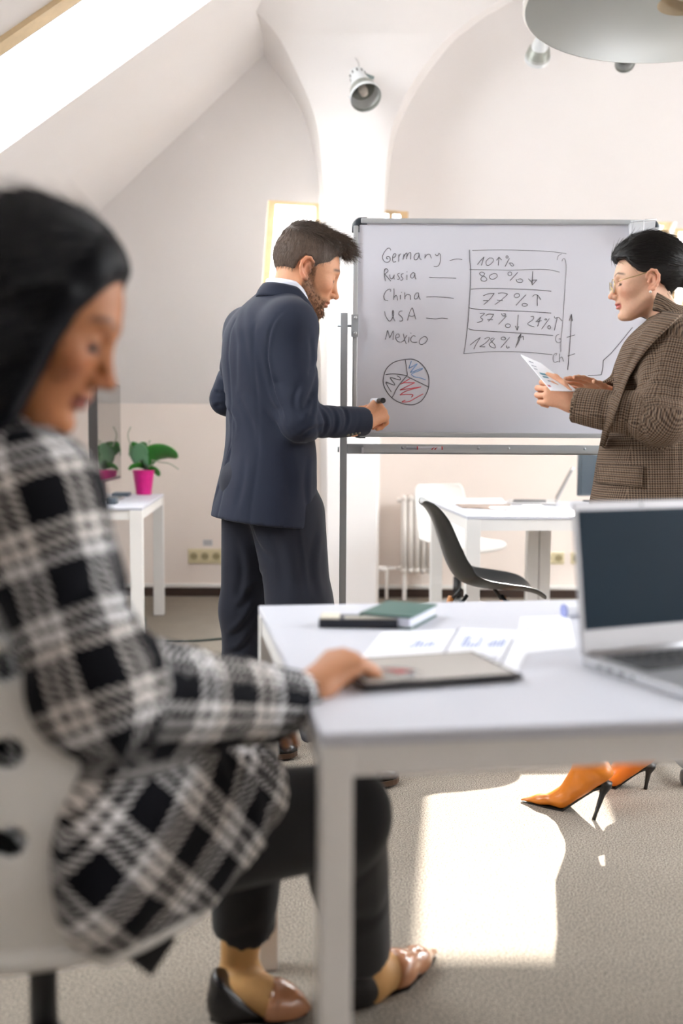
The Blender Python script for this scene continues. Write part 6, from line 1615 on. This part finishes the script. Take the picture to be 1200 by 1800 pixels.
    for sg in (-1, 1):
        ring = [(.110 - .16 * (abs(yy) - .01) ** 1.4 if abs(yy) > .01 else .110, sg * yy, zz) for yy, zz in [(.034 + .025 * cos(a) * (1 - .12 * sin(a)), .004 + .022 * sin(a)) for a in np.linspace(0, 2 * pi, 29)[:-1]]]
        MB().tube([W(p) for p in ring], .0011, 6, closed=True).build('rim', M_GOLD, g, smooth=True)
        MB().add([W(p) for p in ring], [tuple(range(28))]).build('lens', M_GLASS, g)
        MB().tube([W((.096, sg * .060, .012)), W((.088, sg * .072, .014)), W((.03, sg * .080, .022)), W((-.005, sg * .083, .028)), W((-.024, sg * .080, .012))], .0012, 6).build('temple_arm', M_GOLD, g, smooth=True)
    MB().tube([W((.110, -.010, .012)), W((.113, 0, .016)), W((.110, .010, .012))], .0011, 6).build('bridge', M_GOLD, g, smooth=True)
    e = W((.004, .083, -.036)); MB().lathe([(0, -.0045), (.0032, -.0032), (.0045, 0), (.0032, .0032), (0, .0045)], e, n=12, cap=False).build('earring', mat('pearl', '#efe6dc', .15), root, smooth=True)
    # --- printed sheet in her hands
    pa = at(915, 623, 2.93); pn = (.33, -.40, .85); A, B, C, D = pa, onplane(968, 686, pa, pn), onplane(1016, 688, pa, pn), onplane(950, 638, pa, pn)
    q = [A, B, C, D]; n_ = (B - A).cross(D - A).normalized(); n_ = n_ if n_.z > 0 else -n_
    ps = empty('paper_sheet', (A + B + C + D) / 4, 'printed chart sheets held in the standing woman\'s hands', 'paper')
    MB().hexa([p - n_ * .0018 for p in q], q).build('sheets', mat('held_paper', '#f2f3fa', .6), ps)
    P = lambda u, v: A.lerp(B, u).lerp(D.lerp(C, u), v) + n_ * .0006
    for nm, m, u0, u1, v0, v1 in (('printed_bar', mat('ink_teal', '#4f8fa5', .6), .50, .56, .15, .42), ('printed_bar', mat('ink_teal', '#4f8fa5', .6), .60, .65, .15, .36), ('printed_bar', mat('ink_slate', '#6f7d94', .6), .72, .75, .2, .34), ('printed_bar', mat('ink_rose', '#c66a78', .6), .86, .91, .02, .12), ('printed_line', M_PR2, .16, .19, .15, .35), ('printed_line', M_PR2, .3, .32, .08, .3), ('printed_line', M_PR2, .4, .42, .05, .2)):
        MB().add([P(u0, v0), P(u1, v0), P(u1, v1), P(u0, v1)], [(0, 1, 2, 3)]).build(nm, m, ps)
woman_standing()

# ------------------------------------------------------------------ seated woman in the plaid coat
M_PLAID = plaid('black_white_plaid', .092, '#fbfafb', '#090a11', '#d6c6b2', .0095, .010, tan_amt=.35, duty=.5, multi=True)
M_BLACKC = mat('black_cloth', '#0d0c0e', .85, sheen=.08)
M_HAIRS = mat('sleek_black_hair', '#08080c', .5, noise=.3, nscale=40, bump=.4, bscale=90, bstretch=(1, 1, .12), spec=.1)
def woman_seated():
    hd = radians(33); FW = Vector((cos(hd), sin(hd), 0)); RT = Vector((sin(hd), -cos(hd), 0)); Z = Vector((0, 0, 1))
    root = empty('person', CH_P + Vector((.02, .02, 0)), 'dark-haired woman in a black and white plaid coat sitting at the near desk', 'person')
    C = Sdf(.0075)
    pel = Vector((-.385, 1.315, .56)); sh = Vector((-.435, 1.255, 1.0))
    secs = [(.50, pel.x, pel.y, .13, .19), (.60, pel.x, pel.y, .135, .19), (.72, -.405, 1.295, .125, .175), (.85, -.42, 1.28, .125, .185), (.95, -.43, 1.265, .115, .195), (1.01, -.435, 1.255, .095, .165), (1.05, -.43, 1.245, .07, .105), (1.08, -.428, 1.24, .055, .07)]
    C.loft(secs, yaw=hd, k=.04)
    rs, re, rw = at(60, 886, 1.10), at(168, 1206, 1.07), at(524, 1232, 1.262)
    C.cap(rs, re, .074, .064, k=.05, fold=[(.02, .25, .004, .08, 1)])
    C.cap(re, rw, .064, .039, k=.03, fold=[(0, .16, .006, .06, 1.3), (.1, .3, .003, .05, 1)])
    C.cap(re - Z * .01, re.lerp(rw, .8) - Z * .022, .060, .036, k=.03)
    C.ell(at(42, 872, 1.12), (.072,) * 3, k=.05)
    lsx = sh - RT * .17 + Z * -.02; lex = Vector((-.43, 1.47, .76)); lwx = Vector((-.22, 1.53, .665))
    C.chain([lsx, lex, lwx], [.072, .065, .042], k=.04)
    # skirt of the coat spread over the thigh and hanging beside the seat
    a, b = at(215, 1420, 1.17), at(425, 1400, 1.36)
    C.cap(a, b, .105, .075, k=.05, flat=RT, ratio=.8, fold=[(.02, .3, .006, .09, 2)])
    C.cap(at(225, 1500, 1.11), at(395, 1470, 1.28), .085, .06, k=.05, flat=RT, ratio=.5, fold=[(.02, .3, .006, .07, 2)])
    C.cap(at(215, 1560, 1.12), at(325, 1545, 1.22), .050, .045, k=.05, flat=RT, ratio=.45)
    C.chain([Vector((-.43, 1.47, .57)), Vector((-.26, 1.60, .57))], [.11, .085], k=.05)
    C.cut(rw + (rw - re).normalized() * .012, rw - re, .07, deep=.05, hr=.030)
    V, F = C.mesh(); V = relax(V, F, 2, .5)
    uv = cloth_uv(V, [((pel.x, pel.y, .64), (sh.x, sh.y, 1.1), .16, (-1, -.2, 0)), (rs, re, .072, (-1, .3, 0)), (re, rw, .055, (0, .8, -.5)), (lsx, lex, .07, (-1, 0, 0)), (lex, lwx, .055, (0, 1, 0)), (a - FW * .1 - Z * .12, a + FW * .2 - Z * .22, .16, (-.5, .6, .3))])
    q = V - np.array(re); ab = np.array(rw - re); t_ = np.clip(q @ ab / (ab @ ab), 0, 1); dfa = np.linalg.norm(q - t_[:, None] * ab, axis=1)
    mk = (V[:, 2] < .70) & (dfa > .068); pu = V @ np.array(FW); pv = V[:, 2]; c_, s_ = cos(.75), sin(.75)
    uv[mk] = np.stack([pu * c_ + pv * s_, -pu * s_ + pv * c_, 0 * pv], 1)[mk]
    mesh_obj('coat', V, F, M_PLAID, root, guv=uv)
    # collar standing round the neck
    cb = MB(); nc = Vector((-.430, 1.235, 1.065))
    band(cb, nc + Z * -.035, nc + Z * .03, FW, -RT, (.098, .092, lambda a_: .02 * -cos(a_)), (.078, .076, lambda a_: .02 * -cos(a_)), a0=radians(25), a1=radians(335), curve=.008)
    o = cb.build('coat_collar', M_PLAID, root, solid=.014, smooth=True)
    A = o.data.attributes.new('cloth', 'FLOAT_VECTOR', 'POINT'); A.data.foreach_set('vector', np.array([[v.co.x + v.co.y, v.co.z, 0] for v in o.data.vertices], np.float32).ravel())
    # belt end hanging under the coat
    pc = at(262, 1663, 1.15); e1 = Vector((.6, .35, -.72)).normalized() * .026; e2 = Vector((.55, .2, .8)).normalized() * .026; nn = e1.cross(e2).normalized() * .003
    q = [pc + e1 + e2, pc + e1 - e2, pc - e1 - e2, pc - e1 + e2]
    MB().hexa([p - nn for p in q], [p + nn for p in q]).build('belt_end', M_BLACKC, root, bevel=.002)
    MB().tube([pc - e1 * .5 + e2 * .5, at(252, 1620, 1.15), at(245, 1590, 1.16)], .009, 8).build('belt_strap', M_BLACKC, root, smooth=True)
    # --- trousers
    T_ = Sdf(.0075)
    rk, rh, rhem = at(598, 1432, 1.56), Vector((-.36, 1.24, .545)), at(632, 1668, 1.84)
    lk, lh, lhem = at(440, 1430, 1.74), Vector((-.44, 1.41, .545)), at(428, 1628, 1.83)
    T_.cap(rh, rk, .095, .078, k=.04); T_.cap(rk, rhem, .076, .060, k=.03, fold=[(.0, .3, .003, .13, 2)])
    T_.cap(lh, lk, .095, .076, k=.04); T_.cap(lk, lhem, .070, .060, k=.03, fold=[(.0, .3, .003, .13, 2)])
    T_.cap(rh, lh, .11, .11, k=.04)
    for h_, k_ in ((rhem, rk), (lhem, lk)):
        d = (h_ - k_).normalized(); T_.cap(h_ + d * .085, h_ + d * .2, .10, .10, k=.004, op='-')
    V, F = T_.mesh(); V = relax(V, F, 2, .5); mesh_obj('trousers', V, F, M_BLACKC, root)
    # --- body: head, hand, feet in sheer socks
    pt = radians(26); hf = Vector((cos(pt), .03, -sin(pt)))
    Mh = frame(at(54, 566, 1.205), hf, Z, 1.0); Mi = Mh.inverted()
    H = head_sdf(.0033, True, tuple(Mi @ Vector((-.43, 1.24, 1.04))), (.048, .058))
    Vh, Fh = H.mesh(); Vh = relax(Vh, Fh, 1, .3)
    col = face_tint(Vh, '#a86d45', '#7d3c36', '#22150f', True, blush='#9a5438', lash='#0c0706', lw=.0065)
    Vs = [(xf(Vh, Mh), Fh)]; cols = [col]
    s1 = Sdf(.003)
    d1 = at(632, 1142, 1.365) - rw
    hand_sdf(s1, rw + d1.normalized() * .02, d1, (-.35, -.35, .87), (0, 1, .1), L=.188, fat=1.0, wl=.055, curls=((.55, .35, .2), (.75, .6, .3), (.85, .8, .4), (.85, .9, .45)), thumb=((.55, .6, -.2), (.8, .35, -.35), (.9, .1, -.4)), spread=(.10, .02, -.06, -.14))
    m1 = s1.mesh(); Vs.append(m1); cols.append(np.tile(L3('#b57e5b'), (len(m1[0]), 1)))
    s2 = Sdf(.004); hand_sdf(s2, lwx, (1, -.1, -.1), (0, 0, 1), (0, -1, 0), L=.17, wl=.04)
    m2 = s2.mesh(); Vs.append(m2); cols.append(np.tile(L3('#b57e5b'), (len(m2[0]), 1)))
    # feet: ankle, heel, ball, toe
    H_, B_, T2 = Vector((.035, 1.835, 0)), Vector((.112, 1.900, 0)), Vector((.200, 1.998, 0))
    rfoot = [at(642, 1660, 1.85), at(644, 1728, 1.855), H_ + Z * .036, B_ + Z * .030, T2 + Z * .014]
    lH, lT = atz(402, 1786, 0), atz(540, 1783, 0); lB = lH.lerp(lT, .60)
    lfoot = [at(425, 1640, 1.84), at(418, 1718, 1.845), lH + Z * .036, lB + Z * .030, lT + Z * .012]
    sf = Sdf(.0045)
    for f_ in (rfoot, lfoot):
        sf.cap(f_[0], f_[1], .040, .034, k=.02); sf.cap(f_[1], f_[2], .033, .028, k=.02); sf.cap(f_[1] + (f_[3] - f_[1]) * .15, f_[3], .034, .030, k=.025); sf.cap(f_[2], f_[3], .026, .028, k=.02); sf.cap(f_[3], f_[3].lerp(f_[4], .6), .029, .010, k=.015)
    m3 = sf.mesh(); Vs.append(m3); hz = m3[0]
    sk = np.where((hz[:, 2] > .135)[:, None], L3('#b5764e'), L3('#b98d58')); cols.append(sk)
    core = Sdf(.014); core.loft([(z, x, y, max(d - .03, .03), max(l - .04, .03)) for z, x, y, d, l in secs], yaw=hd, k=.02)
    core.chain([rs, re, rw], [.05, .045, .03]); core.chain([lsx, lex, lwx], [.05, .045, .03]); core.chain([rh, rk, rfoot[0]], [.07, .055, .034]); core.chain([lh, lk, lfoot[0]], [.07, .055, .034])
    m4 = core.mesh(); Vs.append(m4); cols.append(np.tile(L3('#b5764e'), (len(m4[0]), 1)))
    V, F = join_islands(Vs); mesh_obj('body', V, F, M_SKIN, root, color=np.concatenate(cols))
    # --- pumps: nude pointed toe, black heel part
    NUDE = mat('nude_patent', '#b07a58', .15, spec=.6, coat=.5); BL = mat('black_patent', '#131113', .25, spec=.6)
    def pump(heel, ball, toe):
        d = (toe - heel); d.z = 0; d.normalize(); sd = Vector((-d.y, d.x, 0))
        s = Sdf(.004); s.chain([ball - (ball - heel) * .35, ball, ball.lerp(toe, .5), toe], [.037, .040, .029, .006], k=.015, flat=Z, ratio=.85)
        s.half(ball - (ball - heel) * .18, (heel - ball) * 1 + Z * .02, k=.005); s.half((0, 0, .004), (0, 0, -1), k=.004)
        V, F = s.mesh(); V = relax(V, F, 1, .4); mesh_obj('shoe_toe', V, F, NUDE, root)
        s = Sdf(.004); s.cap(heel + Z * .030, heel - Z * .012, .036, .037, k=.01); s.cap(heel - Z * .006, ball - Z * .006, .035, .037, k=.02, flat=Z, ratio=.8)
        u = (ball - heel).normalized(); n_ = Vector((u.x, u.y, 1.1))
        s.half(heel + Z * .018 + u * .018, n_, k=.006); s.half((0, 0, .004), (0, 0, -1), k=.004)
        V, F = s.mesh(); V = relax(V, F, 1, .4); mesh_obj('shoe_back', V, F, BL, root)
        R = [[p + sd * (w * k) for k in (-1, -.4, .4, 1)] for p, w in ((heel - d * .034, .016), (heel, .031), (heel.lerp(ball, .5), .028), (ball, .036), (ball.lerp(toe, .5), .024), (toe, .004))]
        MB().grid([[Vector((p.x, p.y, .003)) for p in r] for r in R]).build('sole', BL, root, solid=.005)
    pump(rfoot[2], rfoot[3], rfoot[4]); pump(lfoot[2], lfoot[3], lfoot[4])
    lashes(root, Mh, mat('lash_black', '#15100e', .6), .0024, .002)
    # --- long straight hair, combed back off the forehead
    HP = [(.083, .104), (.078, .095), (.070, .060), (.062, .034), (.056, -.031), (.052, -.10), (.036, -.17), (-.02, -.26), (-.25, -.26), (-.25, .2), (.2, .2), (.2, .1)]
    s = Sdf(.0036)
    s.ell((-.014, 0, .050), (.104, .087, .096), k=.012); s.ell((.028, 0, .098), (.046, .064, .035), k=.03)
    for sg in (-1, 1): s.chain([(.052, sg * .050, .075), (.050, sg * .058, .035), (.044, sg * .064, -.02), (.038, sg * .066, -.06)], [.018, .017, .016, .018], k=.02)
    dn = Mi.to_3x3() @ Vector((-.18, 0, -1)); dn.normalize(); dn = np.array(dn)
    for sg in (-1, 1):
        for x0, r in ((.028, .024), (.0, .030), (-.035, .034), (-.065, .034)):
            p0 = np.array([x0, sg * .062, .05]); p1 = np.array([x0 + .004, sg * .070, -.02]); p2 = p1 + dn * .12 + np.array([-.01, sg * .004, 0]); p3 = p2 + dn * .10
            s.chain([p0, p1, p2, p3], [r, r, r * .95, r * .8], k=.02)
    s.chain([(-.085, 0, .05), np.array([-.085, 0, -.02]), np.array([-.085, 0, -.02]) + dn * .22], [.045, .05, .045], k=.03)
    rg = np.random.RandomState(8)
    for i in range(14):
        y = rg.choice([-1, 1]) * rg.uniform(.072, .086); x = rg.uniform(-.06, .05)
        s.cap((x, y, .05), (x - .01, y * 1.03, -.06), .006, .005, k=.012)
    s.poly(HP, 1, (-.2,) * 3, (.2,) * 3, k=.008)
    V, F = s.mesh(); V = relax(V, F, 2, .4)
    mesh_obj('hair', V, F, M_HAIRS, root, M4=Mh)
    comb(V, F, Mh, root, lambda P_: np.stack([-.75 + 0 * P_[:, 0], np.sign(P_[:, 1]) * .35 * (P_[:, 2] > .08), -.8 + 0 * P_[:, 0]], 1), 7000, .06, mat('sleek_strand', '#0b0d15', .22, spec=.8), 21, r=.0005, lift=.0, keep=lambda P_: P_[:, 0] < .045)
woman_seated()
